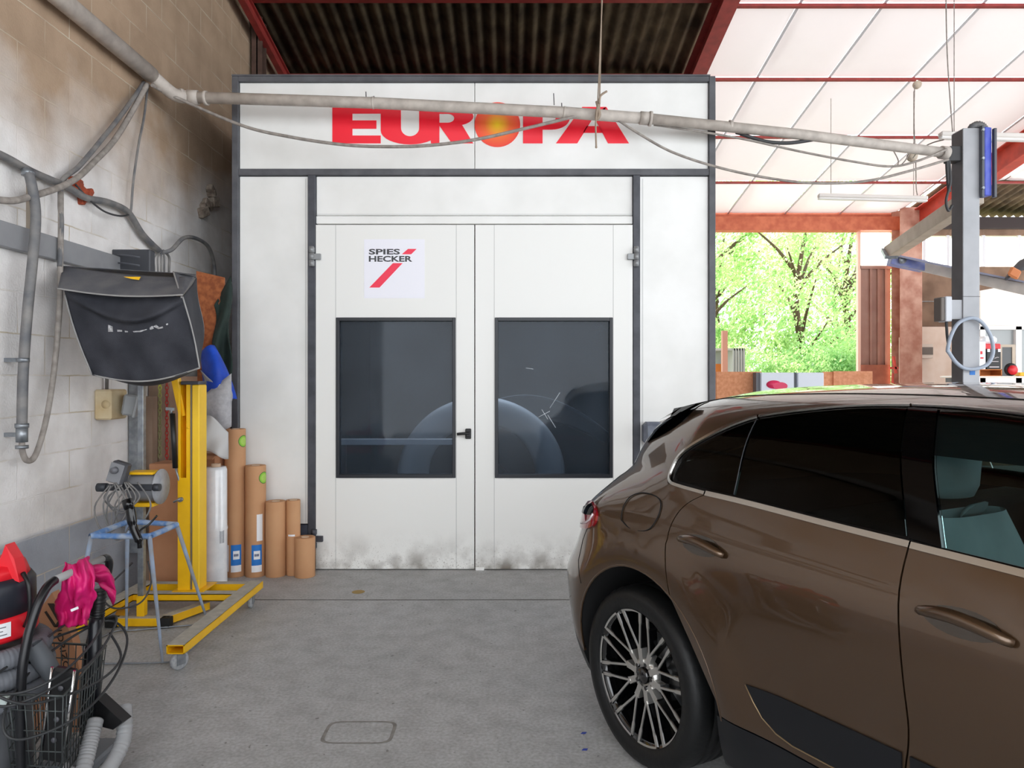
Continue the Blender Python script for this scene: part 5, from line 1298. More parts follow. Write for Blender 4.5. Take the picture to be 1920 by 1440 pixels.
# black window surround strips between glass and chrome
surr = [(.060, 1.25), (.073, 1.32), (.125, 1.37), (.205, 1.422), (.30, 1.468), (.405, 1.51), (.576, 1.552), (.776, 1.60), (.964, 1.622)]
inn = [(.955, 1.596)]+[(x, y) for x, y in gt[::-1] if x < .95]+[(.104, 1.275), (.098, 1.25)]
region('window_seal', [(.062, 1.25)]+surr[1:]+inn, M_gloss, off=-.006, both=True, d=.02)
region('window_seal', [(.085, 1.212), (.156, 1.204), (.319, 1.198), (.529, 1.194), (.879, 1.180), (1.147, 1.172), (1.139, 1.198), (.875, 1.202), (.525, 1.214), (.264, 1.223), (.14, 1.232), (.098, 1.252), (.062, 1.25)], M_gloss, off=-.006, both=True, d=.02)
region('window_seal', [(.955, 1.622), (1.135, 1.622), (1.40, 1.588), (1.62, 1.503), (1.85, 1.373), (2.0, 1.25), (2.05, 1.13), (1.444, 1.158), (1.15, 1.170), (1.14, 1.19), (1.99, 1.165), (1.985, 1.245), (1.82, 1.365), (1.60, 1.486), (1.38, 1.566), (1.20, 1.598), (.96, 1.602)], M_gloss, off=-.006, both=True, d=.02)
def ribbon(name, pts, w_, m, off=.004):
    for sg in (1, -1):
        q = []
        for i in range(len(pts)-1):
            a = Vector(pts[i]); b_ = Vector(pts[i+1]); k = max(1, int((b_-a).length/.03)); q += [a.lerp(b_, j/k) for j in range(k)]
        q.append(Vector(pts[-1])); mb = MB(); vs = []
        for i, t in enumerate(q):
            d_ = (q[min(i+1, len(q)-1)]-q[max(i-1, 0)]).normalized(); nn = Vector((-d_.y, d_.x))
            for k_, o_ in ((-1, -.004), (-.8, off), (.8, off), (1, -.004)):
                pp_ = t+nn*w_/2*k_; s_ = S(pp_.x, pp_.y)+SN(pp_.x, pp_.y)*NS*o_; vs.append(Vector((s_.x, s_.y*sg, s_.z)))
        fs = [(i*4+k, (i+1)*4+k, (i+1)*4+k+1, i*4+k+1) for i in range(len(q)-1) for k in range(3)]
        mb.add(vs, fs, False); obj(name, mb, m, car)
def smooth2(pts, n=6): return [(v.x, v.y) for v in cr([(x, y, 0) for x, y in pts], n)]
ribbon('chrome_strip', smooth2([(1.147, 1.176), (.879, 1.184), (.529, 1.197), (.319, 1.201)], 5), .022, M_chr)
ribbon('chrome_strip', smooth2([(.312, 1.201), (.156, 1.209), (.095, 1.220), (.070, 1.250), (.078, 1.315), (.130, 1.368), (.208, 1.418), (.30, 1.464), (.400, 1.505)], 6), .015, M_chr)
ribbon('chrome_strip', smooth2([(.406, 1.508), (.576, 1.550), (.776, 1.597), (.958, 1.618)], 6), .013, M_chr)
ribbon('chrome_strip', smooth2([(.966, 1.618), (1.135, 1.619), (1.40, 1.584), (1.62, 1.499), (1.84, 1.375), (2.0, 1.25)], 6), .013, M_chr)
ribbon('chrome_strip', smooth2([(1.152, 1.175), (1.444, 1.166), (1.75, 1.154), (2.05, 1.142)], 5), .022, M_chr)
surf_line('glass_divider', [(.409, 1.49), (.458, 1.216)], .0022, mat('seal_shine', '2b2e33', .2), 0)
surf_line('roof_seam', [(-.30, 1.724), (.3, 1.726), (1.0, 1.726), (1.6, 1.72)], .004, M_in, -.001)
surf_line('fuel_flap_seam', [(x, y) for x, y in smooth2([(-.135, 1.085), (-.125, 1.125), (-.06, 1.148), (.04, 1.150), (.095, 1.13), (.108, 1.08), (.085, 1.03), (.03, 1.008), (-.05, 1.006), (-.115, 1.03)], 5)], .0024, M_in, .0035, False, None, 6, True, .01)
surf_line('rear_bumper_seam', [(-.36, .99), (-.42, .90), (-.44, .80), (-.38, .70)], .0018, M_in, 0)
# handles
def handle(u0, name='door_handle'):
    for sg in (1, -1):
        rc = MB(); cu_ = u0+.125; vs = []
        fn = lambda a, c: None
        mb = MB(); n = 20
        pts = []; rs = []
        for i in range(n+1):
            t = i/n; u = u0+.015+.235*t; z = 1.028-.012*t+.014*math.sin(PI*t)-.006
            o_ = .004+.030*math.sin(PI*min(1, max(0, t)))**.55
            q = S(u, z)+SN(u, z)*NS*o_; pts.append(Vector((q.x, q.y*sg, q.z))); rs.append(.006+.0125*math.sin(PI*min(1, t*.92+.04))**.4)
        mb.tube(pts, rs, 12)
        hh = obj(name, mb, M_paint, car)
        vs = [];  rows = 6; cols = 20
        mb = MB()
        for i in range(cols+1):
            for j in range(rows+1):
                a = i/cols*2*PI; r_ = j/rows
                u = u0+.125+.098*r_*math.cos(a); z = 1.020+.036*r_*math.sin(a)
                q = S(u, z)+SN(u, z)*NS*(.0012); vs.append(Vector((q.x, q.y*sg, q.z)))
        fs = [(i*(rows+1)+j, (i+1)*(rows+1)+j, (i+1)*(rows+1)+j+1, i*(rows+1)+j+1) for i in range(cols) for j in range(rows)]
        mb.add(vs, fs, True); obj('recess_shade', mb, mat('recess_shade_brown', '3d3124', .25, .6, coat=1), hh)  # flush oval; the shade of the handle cup is put into its darker brown
handle(.252); handle(1.205)
# spoiler
def spo(a, c, dz=0):
    k = 1-.10*c; return Vector((-.16-.30*c+.07*a*a*c, .56*a*k, interp(TOP, -.16)-.075*c-.055*a*a+.006+dz))
top = MB().grid(lambda a, c: spo(a*2-1, c), 24, 8)
bot = MB().grid(lambda a, c: spo(a*2-1, c, -.03*math.sin(PI*c)-.008), 24, 8)
top.add(bot.v, bot.f, True)
obj('roof_spoiler', top, M_paint, car)
for sg in (-1, 1):
    q = MB(); pl = [Vector((.00, .618*sg, 1.532)), Vector((-.25, .525*sg, 1.502)), Vector((-.345, .545*sg, 1.325)), Vector((-.30, .648*sg, 1.34)), Vector((-.18, .672*sg, 1.42)), Vector((-.08, .655*sg, 1.485))]
    q.prism(pl, (0, -.03*sg, 0)); obj('spoiler_blade', q, M_gloss, car)
region('spoiler_flank', smooth2([(-.085, 1.70), (-.05, 1.57), (-.035, 1.49), (-.10, 1.445), (-.2, 1.415), (-.30, 1.40)], 5)+[(-.355, 1.50), (-.355, 1.72)], M_gloss, off=.003, edge=.006, both=True, d=.025)
# tail lamps
tl = region('tail_light', smooth2([(-.62, 1.075), (-.42, 1.083), (-.335, 1.062), (-.295, 1.025), (-.302, .985), (-.36, .960), (-.46, .955), (-.62, .965), (-.80, .985)], 4)+[(-.90, 1.01), (-.90, 1.05)], mat('tail_red', '8c0d1c', .08, coat=1, spec=.6), off=.010, both=True, d=.025)
surf_line('tail_chrome', [(-.325, 1.03), (-.345, 1.0), (-.38, .985), (-.46, .978)], .005, mat('lamp_clear', 'd7ccd0', .1, .3), .012)
region('tail_light_smoke', [(-.375, 1.07), (-.33, 1.05), (-.33, 1.025), (-.40, 1.02), (-.50, 1.03), (-.50, 1.055)], M_gloss, off=.014, both=True, d=.02, parent=None)
# wheels
M_tyre = mat('tyre_rubber', '121314', .5, bump=.15, bscale=50, spec=.4)
M_alloy = mat('machined_alloy', 'd2d0cc', .28, .85); M_rimb = mat('rim_black', '08080a', .12, coat=1)
def wheel(u, side):
    sg = -1 if side == 'r' else 1
    yf = .925*sg; zc = .375; R = .375
    wc_ = Vector((u, 0, zc))
    def T(r_, dep, a):
        r_ = r_*.965 if r_ < .30 else r_
        return Vector((u+r_*math.sin(a), yf-sg*dep, zc+r_*math.cos(a)))
    rim = MB()
    prof = [(.292, -.004), (.296, .004), (.290, .012), (.276, .016), (.270, .03), (.262, .20), (.262, .24)]
    n = 60; vs = [T(r_, d_, 2*PI*i/n) for i in range(n) for r_, d_ in prof]; m_ = len(prof)
    rim.add(vs, [(i*m_+k, ((i+1) % n)*m_+k, ((i+1) % n)*m_+k+1, i*m_+k+1) for i in range(n) for k in range(m_-1)], True)
    vs = [T(0, .19, 0)]+[T(.265, .20, 2*PI*i/n) for i in range(n)]; rim.add(vs, [(0, 1+i, 1+(i+1) % n) for i in range(n)])
    w_ = obj('wheel', rim, M_rimb, car)
    # spokes: ten black forked spokes, each with two machined strips
    sp = MB(); fc = MB()
    for k in range(10):
        a0 = 2*PI*k/10+.1
        for s_ in (-1, 1):
            path = []
            for i in range(13):
                t = i/12; r_ = .105+(.284-.105)*t
                ang = a0+s_*((PI/10-.245)*(1-t)**2.0+.0256/r_)
                path.append((r_, ang))
            for wd_, d0, d1, tgt in ((.0088, .010, .014, fc), (.015, .0135, .055, sp)):
                vs = []
                for i, (r_, ang) in enumerate(path):
                    wk = wd_; dep = .020*(1-(r_-.1)/.18)
                    if r_ > .238: wk *= 1.65
                    da = wk/2/r_
                    for (aa, dd_) in ((ang-da, d0+dep), (ang+da, d0+dep), (ang+da, d1+dep), (ang-da, d1+dep)): vs.append(T(r_, dd_, aa))
                q = len(path); fs = [(i*4+j, (i+1)*4+j, (i+1)*4+(j+1) % 4, i*4+(j+1) % 4) for i in range(q-1) for j in range(4)]+[(0, 1, 2, 3), ((q-1)*4+3, (q-1)*4+2, (q-1)*4+1, (q-1)*4)]
                tgt.add(vs, fs)
        # stem joining neighbouring strips into the hub
        am = a0+PI/10; vs = []
        for r_, hw in ((.118, .016), (.085, .013), (.05, .014)):
            for (o_, dd_) in ((-hw, .031), (hw, .031), (hw, .06), (-hw, .06)): vs.append(T(r_, dd_+(.0), am+o_/r_))
        fc.add(vs, [(i*4+j, (i+1)*4+j, (i+1)*4+(j+1) % 4, i*4+(j+1) % 4) for i in range(2) for j in range(4)]+[(0, 1, 2, 3)])
        # machined rim edge segment between the pairs
        vs = []
        for i in range(9):
            ang = a0+PI/10+(i/8-.5)*.46
            for r_, dd_ in ((.289, .004), (.281, .007)): vs.append(T(r_, dd_+.0, ang))
        fc.add(vs, [(2*i, 2*i+2, 2*i+3, 2*i+1) for i in range(8)])
    obj('spoke', sp, M_rimb, w_); obj('machined_face', fc, M_alloy, w_)
    hb = MB(); vs = []
    hp = [(.0, .045), (.040, .045), (.062, .034), (.072, .036), (.074, .07)]
    vs = [T(r_, d_, 2*PI*i/40) for i in range(40) for r_, d_ in hp]; hb.add(vs, [(i*5+k, ((i+1) % 40)*5+k, ((i+1) % 40)*5+k+1, i*5+k+1) for i in range(40) for k in range(4)], True)
    obj('hub', hb, M_alloy, w_)
    cp = MB(); vs = [T(r_, d_, 2*PI*i/30) for i in range(30) for r_, d_ in ((0, .020), (.03, .022), (.036, .03), (.036, .05))]; cp.add(vs, [(i*4+k, ((i+1) % 30)*4+k, ((i+1) % 30)*4+k+1, i*4+k+1) for i in range(30) for k in range(3)], True)
    obj('centre_cap', cp, M_rimb, w_)
    for k in range(5):
        lb = MB(); aa = 2*PI*k/5+.3; c_ = T(.053, .03, aa); lb.cyl(c_, c_+Vector((0, -sg*.03, 0)), .009, 10); obj('wheel_bolt', lb, M_rimb, w_)
    ty = MB()
    prof = [(.288, .006), (.296, -.006), (.325, -.014), (.352, -.008), (.366, .010), (.3735, .03), (.375, .06)]
    for g_ in (.085, .135, .185): prof += [(.3755, g_-.006), (.368, g_-.004), (.368, g_+.004), (.3755, g_+.006)]
    prof += [(.375, .22), (.372, .25), (.36, .275), (.33, .285), (.28, .26)]
    n = 96; m_ = len(prof); vs = []
    for i in range(n):
        for j, (r_, d_) in enumerate(prof):
            rr = r_-(.003 if (i % 2 == 0 and d_ < .07 and r_ > .36) else 0)
            vs.append(T(rr, d_, 2*PI*i/n))
    ty.add(vs, [(i*m_+k, ((i+1) % n)*m_+k, ((i+1) % n)*m_+k+1, i*m_+k+1) for i in range(n) for k in range(m_-1)], True)
    obj('tyre', ty, M_tyre, w_)
    dk = MB(); vs = [T(r_, .11, 2*PI*i/40) for i in range(40) for r_ in (.08, .18)]; dk.add(vs, [(2*i, 2*((i+1) % 40), 2*((i+1) % 40)+1, 2*i+1) for i in range(40)])
    obj('brake_disc', dk, mat('disc_steel', '6d6e70', .35, .9), w_)
for u in (AC[0]-.045, AC[0]+WB-.01):
    for s_ in 'rl': wheel(u, s_)
# interior
M_carpet = mat('car_inner_grey', '1a1b1d', .9)
mb = MB(); mb.box((-.4, -.78, .30), (2.5, .78, .36)); mb.box((2.15, -.72, .75), (2.35, .72, 1.10), .03); mb.box((.55, -.75, .36), (.75, .75, 1.15), .03); obj('cabin_floor', mb, M_carpet, car)
for sg in (-1, 1):
    y = .40*sg
    q = MB()
    def sb_(a, c, y=y):
        an = 2*PI*a; z = .55+.66*c; wv = .25-.06*c**3; th_ = .075-.02*c
        return Vector((1.28-.24*c+th_*math.sin(an), y+wv*math.copysign(abs(math.cos(an))**.6, math.cos(an)), z))
    q.grid(sb_, 32, 14); q.tube([(1.06, y, 1.205), (1.04, y, 1.22)], [.06, .02], 12); st_ = obj('front_seat', q, M_seat, car)
    q = MB(); q.obox((1.45, y, .58), (.50, .50, .16), None, .05); obj('seat_cushion', q, M_seat, st_)
    q = MB(); q.lathe([(0, -.115), (.09, -.115), (.115, -.08), (.125, 0), (.11, .09), (.06, .125), (0, .13)], (1.00, y, 1.37), 'z', 24)
    for v in q.v: v.x = 1.00+(v.x-1.00)*.45
    obj('headrest', q, M_seat, st_)
q = MB(); q.tube(cr([(1.95, .40+.17*math.cos(a*PI/6), 1.02+.17*math.sin(a*PI/6)) for a in range(12)], 3, True), .014, 8, True); obj('steering_wheel', q, M_in, car)

# ------------------------------------------------------------------ lift post and arms
PY = 6.3
lp = thing('lift_post', 'tall grey vehicle lift post with a blue motor cover rising behind the brown car', 'lift post', (3.98, PY+.07, 0))
def lx(px): return (px-CX)*PY/F
def lz(py): return H-(py-CY)*PY/F
mb = MB(); mb.box((lx(1806), PY, 0), (lx(1837), PY+.16, lz(240)), .003); obj('post', mb, M_postd, lp)
mb = MB(); mb.box((lx(1806)-.004, PY+.002, 0), (lx(1806), PY+.16, lz(240)-.01)); obj('shaded_side', mb, mat('post_shaded_side', '6b6a6c', .5, col2='5f5e60', scale=5), lp)  # left face of the post, its shade put into a darker grey
mb = MB(); mb.box((lx(1790), PY-.1, 0), (lx(1855), PY+.28, .02)); obj('base_plate', mb, M_postd, lp)
mb = MB(); mb.box((lx(1806)-.006, PY-.002, lz(556)-.002), (lx(1837)+.002, PY+.001, lz(556)+.002)); mb.box((lx(1806)-.006, PY-.002, lz(598)-.002), (lx(1837)+.002, PY+.001, lz(598)+.002)); obj('strap_line', mb, M_cabled, lp)
mb = MB(); mb.obox((lx(1847), PY+.02, (lz(240)+lz(368))/2), (.075, .10, lz(240)-lz(368)), Matrix.Rotation(.25, 3, 'Z'), .006); mo = obj('motor_cover', mb, M_bluemot, lp)
mb = MB(); mb.box((lx(1835), PY-.045, lz(372)), (lx(1840), PY-.01, lz(238)), .003); mb.box((lx(1858), PY-.045, lz(372)), (lx(1863), PY-.01, lz(243)), .003); obj('cover_edge', mb, mat('edge_grey', '55585f', .4, .4), lp)
for py in (247, 300, 355):
    q = MB(); q.cyl((lx(1836), PY-.06, lz(py)), (lx(1836), PY-.04, lz(py)), .012, 10); obj('bolt', q, M_zinc, lp)
obj('air_duct', ribbed([(lx(1824), PY+.05, lz(245)), (lx(1830), PY+.05, lz(234)), (lx(1842), PY+.05, lz(230)), (lx(1852), PY+.05, lz(236)), (lx(1854), PY+.05, lz(248))], .03, .015, .004, 12, 10), M_hose, lp)
mb = MB(); mb.box((lx(1771), PY-.02, lz(603)), (lx(1783), PY+.10, lz(556)), .006); cbx2 = obj('switch_box', mb, M_postl, lp)
mb = MB(); mb.box((lx(1763), PY-.01, lz(602)), (lx(1771), PY+.10, lz(557)), .006); obj('switch_face', mb, mat('switch_brown', '6e655f', .5), cbx2)
mb = MB(); mb.box((lx(1783), PY+.01, lz(598)), (lx(1806), PY+.05, lz(562))); obj('switch_bracket', mb, M_postd, lp)
mb = MB(); mb.tube(cr([(lx(1777), PY+.02, lz(603)), (lx(1776), PY+.0, lz(630)), (lx(1777), PY-.02, lz(655))], 6), .012, 8); obj('switch_cable', mb, M_cabled, lp)
mb = MB(); mb.box((lx(1818), PY-.003, lz(703)), (lx(1828), PY-.001, lz(692))); obj('blue_label', mb, M_labelb, lp)
mb = MB(); mb.box((lx(1784), PY+.02, lz(300)), (lx(1806), PY+.12, lz(272)), .004); obj('pipe_bracket', mb, M_cabled, lp)
mb = MB(); pts = [(1777, 655), (1783, 630), (1795, 608), (1812, 598), (1828, 597), (1844, 608), (1858, 632), (1862, 660), (1852, 682), (1832, 691), (1810, 691), (1793, 680), (1780, 662)]
mb.tube(cr([P(x, y, PY-.05) for x, y in pts], 6, True), .016, 10, True); tag(obj('hose_loop', mb, mat('pale_blue_hose', 'a9b4c4', .5)), 'pale blue grey hose coiled in one big loop on the lift post', 'hose')
mb = MB(); mb.tube(cr([P(1778, 290, 6.24), P(1782, 340, 6.24), P(1774, 375, 6.26), P(1778, 395, 6.28), P(1785, 385, 6.3)], 6), .012, 8); mb.tube(cr([P(1775, 292, 6.24), P(1777, 330, 6.25), P(1780, 360, 6.26)], 5), .016, 8)
tag(obj('post_cable', mb, M_cabled), 'dark cable dropping beside the top of the lift post', 'cable')
# lift ramps folded behind the post
def ramp(a, b_, w_, h_, m, label, cat='ramp', name='loading_ramp'):
    t = thing(name, label, cat, a); mb = MB(); mb.beam(a, b_, w_, h_, bev=.006); obj('beam', mb, m, t); return t
ra = ramp(P(1668, 474, 9.6), P(1830, 366, 6.9), .14, .17, M_beige, 'beige painted steel arm slanting up toward the lift post')
q = MB(); q.beam(P(1664, 468, 9.62), P(1672, 482, 9.4), .16, .05); obj('end_plate', q, M_zinc, ra)
rb_ = thing('loading_ramp', 'long pale arm with a blue end slanting down behind the lift post', 'ramp', P(1668, 488, 9.6))
q = MB(); q.beam(P(1730, 500, 9.7), P(1990, 558, 8.4), .16, .13, bev=.006); obj('beam', q, mat('pale_arm', 'dcd3cb', .5, col2='c9c2bb', scale=6), rb_)
q = MB(); q.beam(P(1668, 487, 9.75), P(1732, 500, 9.68), .17, .14, bev=.006); obj('blue_end', q, mat('arm_blue', '6d78b8', .5, col2='8f94b4', scale=8), rb_)
q = MB(); q.beam(P(1672, 481, 9.75)+Vector((0, 0, .02)), P(1990, 548, 8.4)+Vector((0, 0, .03)), .19, .02); obj('top_rail', q, mat('rail_bluegrey', '9a9db4', .5), rb_)
q = MB(); q.lathe([(0, 0), (.05, 0), (.05, .02), (0, .02)], P(1693, 487, 9.6), 'y', 18); obj('pin', q, M_zinc, rb_)

# hung lights and wires under the roof
def tube_light(a, b_, label):
    t = thing('tube_light', label, 'tube light', a.lerp(b_, .5))
    q = MB(); q.beam(a, b_, .09, .05, bev=.01); obj('housing', q, mat('lamp_white', 'e6e0da', .5), t)
    for f_ in (.12, .88):
        m_ = a.lerp(b_, f_); q = MB(); q.cyl(m_, Vector((m_.x, m_.y, roofz(m_.y)+.03)), .004, 6); obj('hanger', q, M_cable, t)
    q = MB(); q.beam(a-Vector((0, 0, .035)), b_-Vector((0, 0, .035)), .07, .03, bev=.01); obj('diffuser', q, mat('lamp_diffuser', 'f4f1ee', .3), t)
    return t
tube_light(P(1534, 367, 9.5), P(1738, 372, 9.3), 'long fluorescent tube light hanging unlit in front of the timber lintel')
tube_light(P(1762, 252, 7.4), P(1990, 258, 7.3), 'white tube light running behind the top of the lift post')
for k, (px, py, Y, l) in enumerate(((1712, 293, 7.4, 'small round sensor hanging on a wire left of the lift post'), (1721, 158, 8.95, 'small round sensor fixed to the red purlin of the white roof'))):
    q = MB(); q.lathe([(0, -.02), (.04, -.02), (.05, 0), (.05, .035), (0, .04)], P(px, py, Y), 'y', 20); tag(obj('round_sensor', q, M_beige), l, 'sensor')
def wire(pts, r, label): q = MB(); q.tube(cr(pts, 6), r, 5); return tag(obj('hanging_wire', q, M_cable), label, 'wire')
wire([P(1715, 160, 8.9), P(1714, 230, 8.5), P(1717, 300, 8.6), P(1718, 350, 9.2), P(1720, 366, 9.3)], .007, 'thin wire from the red purlin sensor down to the tube light')
wire([P(1773, -60, 7.0), P(1776, 100, 7.0), P(1786, 247, 7.3)], .006, 'thin wire dropping from the roof to the light behind the lift post')
wire([P(1712, 296, 7.35), P(1725, 280, 6.9), P(1748, 268, 6.6), P(1770, 262, 6.4)], .006, 'thin wire running from the hanging sensor to the lift post')
wire([P(1675, 282, 7.4), P(1684, 300, 7.4), P(1684, 312, 7.3), P(1698, 300, 7.3), P(1714, 268, 7.3)], .006, 'thin crooked wire left of the hanging sensor')

# ------------------------------------------------------------------ right-hand back wall things
def face(name, px0, py0, px1, py1, Y, t, m, label=None, cat=None, parent=None, bev=0):
    a = P(px0, py0, Y); c = P(px1, py1, Y); q = MB(); q.box((a.x, Y, a.z), (c.x, Y+t, c.z), bev); o = obj(name, q, m, parent)
    if label: tag(o, label, cat)
    return o
eb = thing('board_panel', 'pale plywood board with a small grey fuse box on the far wall', 'board', P(1738, 712, 13.0))
a = P(1692, 632, 13.0); c = P(1720, 760, 13.0); q = MB(); q.box((a.x, 13.1, c.z), (c.x, 13.12, a.z)); a = P(1718, 612, 13.0); c = P(1800, 760, 13.0); q.box((a.x, 13.1, c.z), (c.x, 13.12, a.z)); obj('board', q, M_plyw, eb)
a = P(1718, 645, 13.0); c = P(1750, 672, 13.0); q = MB(); q.box((a.x, 13.0, c.z), (c.x, 13.1, a.z), .01); fb = obj('fuse_box', q, mat('fuse_beige', 'd9cbbf', .5), eb)
a = P(1719, 651, 13.0); c = P(1749, 665, 13.0); q = MB(); q.box((a.x, 12.99, c.z), (c.x, 13.0, a.z)); obj('smoked_cover', q, mat('smoke_grey', '7a726c', .2), fb)
face('red_board', 1697, 608, 1716, 632, 13.08, .03, M_woodred, 'small red timber board above the pale plywood board', 'board')
face('conduit', 1697, 564, 1760, 566, 13.2, .02, M_pipe2, 'thin conduit running across the brown wall panels', 'conduit')
cl = thing('wall_clamp', 'rusty steel clamp bracket on the column left of the pale board', 'clamp', P(1675, 700, 12.8))
q = MB(); q.beam(P(1675, 668, 12.8), P(1680, 700, 12.8), .05, .03); q.beam(P(1668, 690, 12.8), P(1684, 690, 12.8), .05, .04); q.beam(P(1674, 700, 12.8), P(1672, 740, 12.8), .04, .03); obj('bar', q, M_redbright, cl)
# office front beyond the post
of = thing('office_front', 'white office partition with glazed panes at the right behind the lift post', 'partition', P(1880, 712, 12.0))
q = MB(); pts = [P(1838, 545, 11.5), P(1930, 528, 11.5), P(2050, 505, 11.5), P(2050, 610, 11.5), P(1838, 610, 11.5)]; q.prism(pts, (0, .1, 0)); obj('bulkhead', q, M_office, of)
q = MB()
for (a_, b_, c_, d_) in ((1790, 610, 2050, 618), (1790, 610, 1800, 780), (1838, 612, 1848, 780), (1905, 612, 1916, 780), (1975, 612, 1985, 780), (1790, 700, 2050, 780)):
    a = P(a_, b_, 11.52); c = P(c_, d_, 11.52); q.box((a.x, 11.52, c.z), (c.x, 11.6, a.z))
obj('window_frame', q, mat('office_frame', 'ebe8e6', .5), of)
q = MB(); a = P(1795, 615, 11.58); c = P(2045, 705, 11.58); q.box((a.x, 11.58, c.z), (c.x, 11.59, a.z)); obj('pane', q, mat('office_pane', '9fa4a5', .12), of)
# counter and the things on it
ct = thing('workbench', 'long pale workbench carrying boxes behind the lift post', 'workbench', (6.9, 9.6, 0))
q = MB(); q.box((6.0, 9.3, 1.645), (8.6, 9.95, 1.67), .003); obj('worktop', q, M_office, ct)
for x in (6.05, 7.6): q = MB(); q.box((x, 9.35, 0), (x+.06, 9.9, 1.645)); obj('leg', q, M_grey, ct)
q = MB(); q.box((6.1, 9.4, .8), (8.5, 9.9, .83)); obj('shelf', q, M_office, ct)
CYY = 9.4
def onb(px): return (px-CX)*CYY/F
h = thing('red_white_case', 'white case with a red lower edge on top of the black printed box', 'case', (onb(1860), CYY+.1, 1.98))
bk_ = thing('printed_black_box', 'black box with pale script printing on the bench behind the hose loop', 'box', (onb(1865), CYY+.1, 1.75))
q = MB(); q.box((onb(1850), CYY, 1.76), (onb(1877), CYY+.2, 2.02), .006); obj('box', q, M_black, bk_)
q = MB()
for k in range(6): q.beam((onb(1856)+k*.02, CYY-.003, 1.90+.008*(k % 3)), (onb(1856)+k*.02+.018, CYY-.003, 1.925-.006*(k % 2)), .002, .006, (0, 0, 1))
q.box((onb(1858), CYY-.003, 1.86), (onb(1872), CYY-.001, 1.868)); q.box((onb(1855), CYY-.003, 1.785), (onb(1873), CYY-.001, 1.797)); obj('script_print', q, mat('print_pale', 'd8cfd0', .6), bk_)
q = MB(); q.box((onb(1851), CYY-.004, 1.99), (onb(1856), CYY, 2.03)); q.box((onb(1871), CYY-.004, 1.99), (onb(1876), CYY, 2.03)); obj('latch', q, M_labelw, bk_)
q = MB(); q.box((onb(1843), CYY+.01, 2.025), (onb(1878), CYY+.2, 2.10), .01); obj('red_base', q, M_vred, h)
q = MB(); q.box((onb(1845), CYY+.01, 2.10), (onb(1873), CYY+.2, 2.20), .03); obj('white_lid', q, M_labelw, h)
wbx = thing('white_box', 'white box with red printing beside the black printed box', 'box', (onb(1843), CYY+.1, 1.75))
q = MB(); q.box((onb(1832), CYY, 1.76), (onb(1848.5), CYY+.2, 2.13), .006); obj('box', q, M_labelw, wbx); q = MB(); q.box((onb(1838), CYY-.002, 1.96), (onb(1842), CYY-.0005, 2.0)); q.box((onb(1838), CYY-.002, 1.90), (onb(1844), CYY-.0005, 1.92)); obj('red_print', q, M_vred, wbx)
cr_t = thing('open_crate', 'open orange wooden crate lying on the bench under the boxes', 'crate', (onb(1855), CYY+.1, 1.67))
q = MB(); q.box((onb(1836), CYY, 1.67), (onb(1879), CYY+.22, 1.68)); q.box((onb(1836), CYY, 1.75), (onb(1879), CYY+.22, 1.76)); q.box((onb(1836), CYY, 1.67), (onb(1838), CYY+.22, 1.76)); q.box((onb(1877), CYY, 1.67), (onb(1879), CYY+.22, 1.76)); q.box((onb(1836), CYY+.21, 1.67), (onb(1879), CYY+.22, 1.76)); obj('crate', q, M_tan, cr_t)
sp_ = thing('red_reel', 'red tape reel with a dark rim standing on the bench at the right', 'reel', (onb(1895), CYY+.1, 1.67))
q = MB(); q.lathe([(0, 0), (.085, 0), (.085, .02), (0, .02)], (onb(1896), CYY+.0, 1.758), 'y', 28); obj('rim', q, M_black, sp_)
q = MB(); q.lathe([(0, -.03), (.062, -.03), (.062, 0), (0, 0)], (onb(1897), CYY, 1.75), 'y', 28); obj('core', q, M_vred, sp_)
yb = MB(); yb.box((onb(1912), CYY, 1.67), (onb(1934), CYY+.1, 1.72), .01); tag(obj('yellow_tub', yb, M_yel), 'small yellow tub at the right end of the bench', 'tub')
fr_ = thing('picture_frame', 'beige framed dark panel leaning behind the black printed box', 'frame', (onb(1890), CYY+.4, 1.67))
q = MB()
for (a_, b_, c_, d_) in ((1876, 646, 1904, 651), (1898, 651, 1904, 705), (1876, 651, 1879, 705)): a = P(a_, b_, CYY+.4); c = P(c_, d_, CYY+.4); q.box((a.x, CYY+.4, c.z), (c.x, CYY+.43, a.z))
obj('frame', q, M_beige, fr_); q = MB(); a = P(1879, 651, CYY+.41); c = P(1898, 705, CYY+.41); q.box((a.x, CYY+.41, c.z), (c.x, CYY+.42, a.z)); obj('dark_panel', q, mat('panel_dark', '55585a', .4), fr_)
# bundle on the arm
bd_ = thing('dark_bundle', 'dark sack with an orange patch lying on the slanting pale arm', 'sack', P(1905, 530, 8.8))
q = MB(); random.seed(2); q.grid(lambda a, c: P(1885+80*a, 530+8*a-50*math.sin(PI*min(1, a*.8+.05))*(.6+.4*math.sin(PI*c)), 8.6+.5*c), 16, 10); obj('sack', q, mat('sack_dark', '4e4f52', .8), bd_, thick=.02)
q = MB(); q.obox(P(1902, 512, 8.55), (.14, .04, .12), Matrix.Rotation(.5, 3, 'Y'), .02); obj('orange_patch', q, mat('patch_orange', 'c97a4a', .7), bd_)

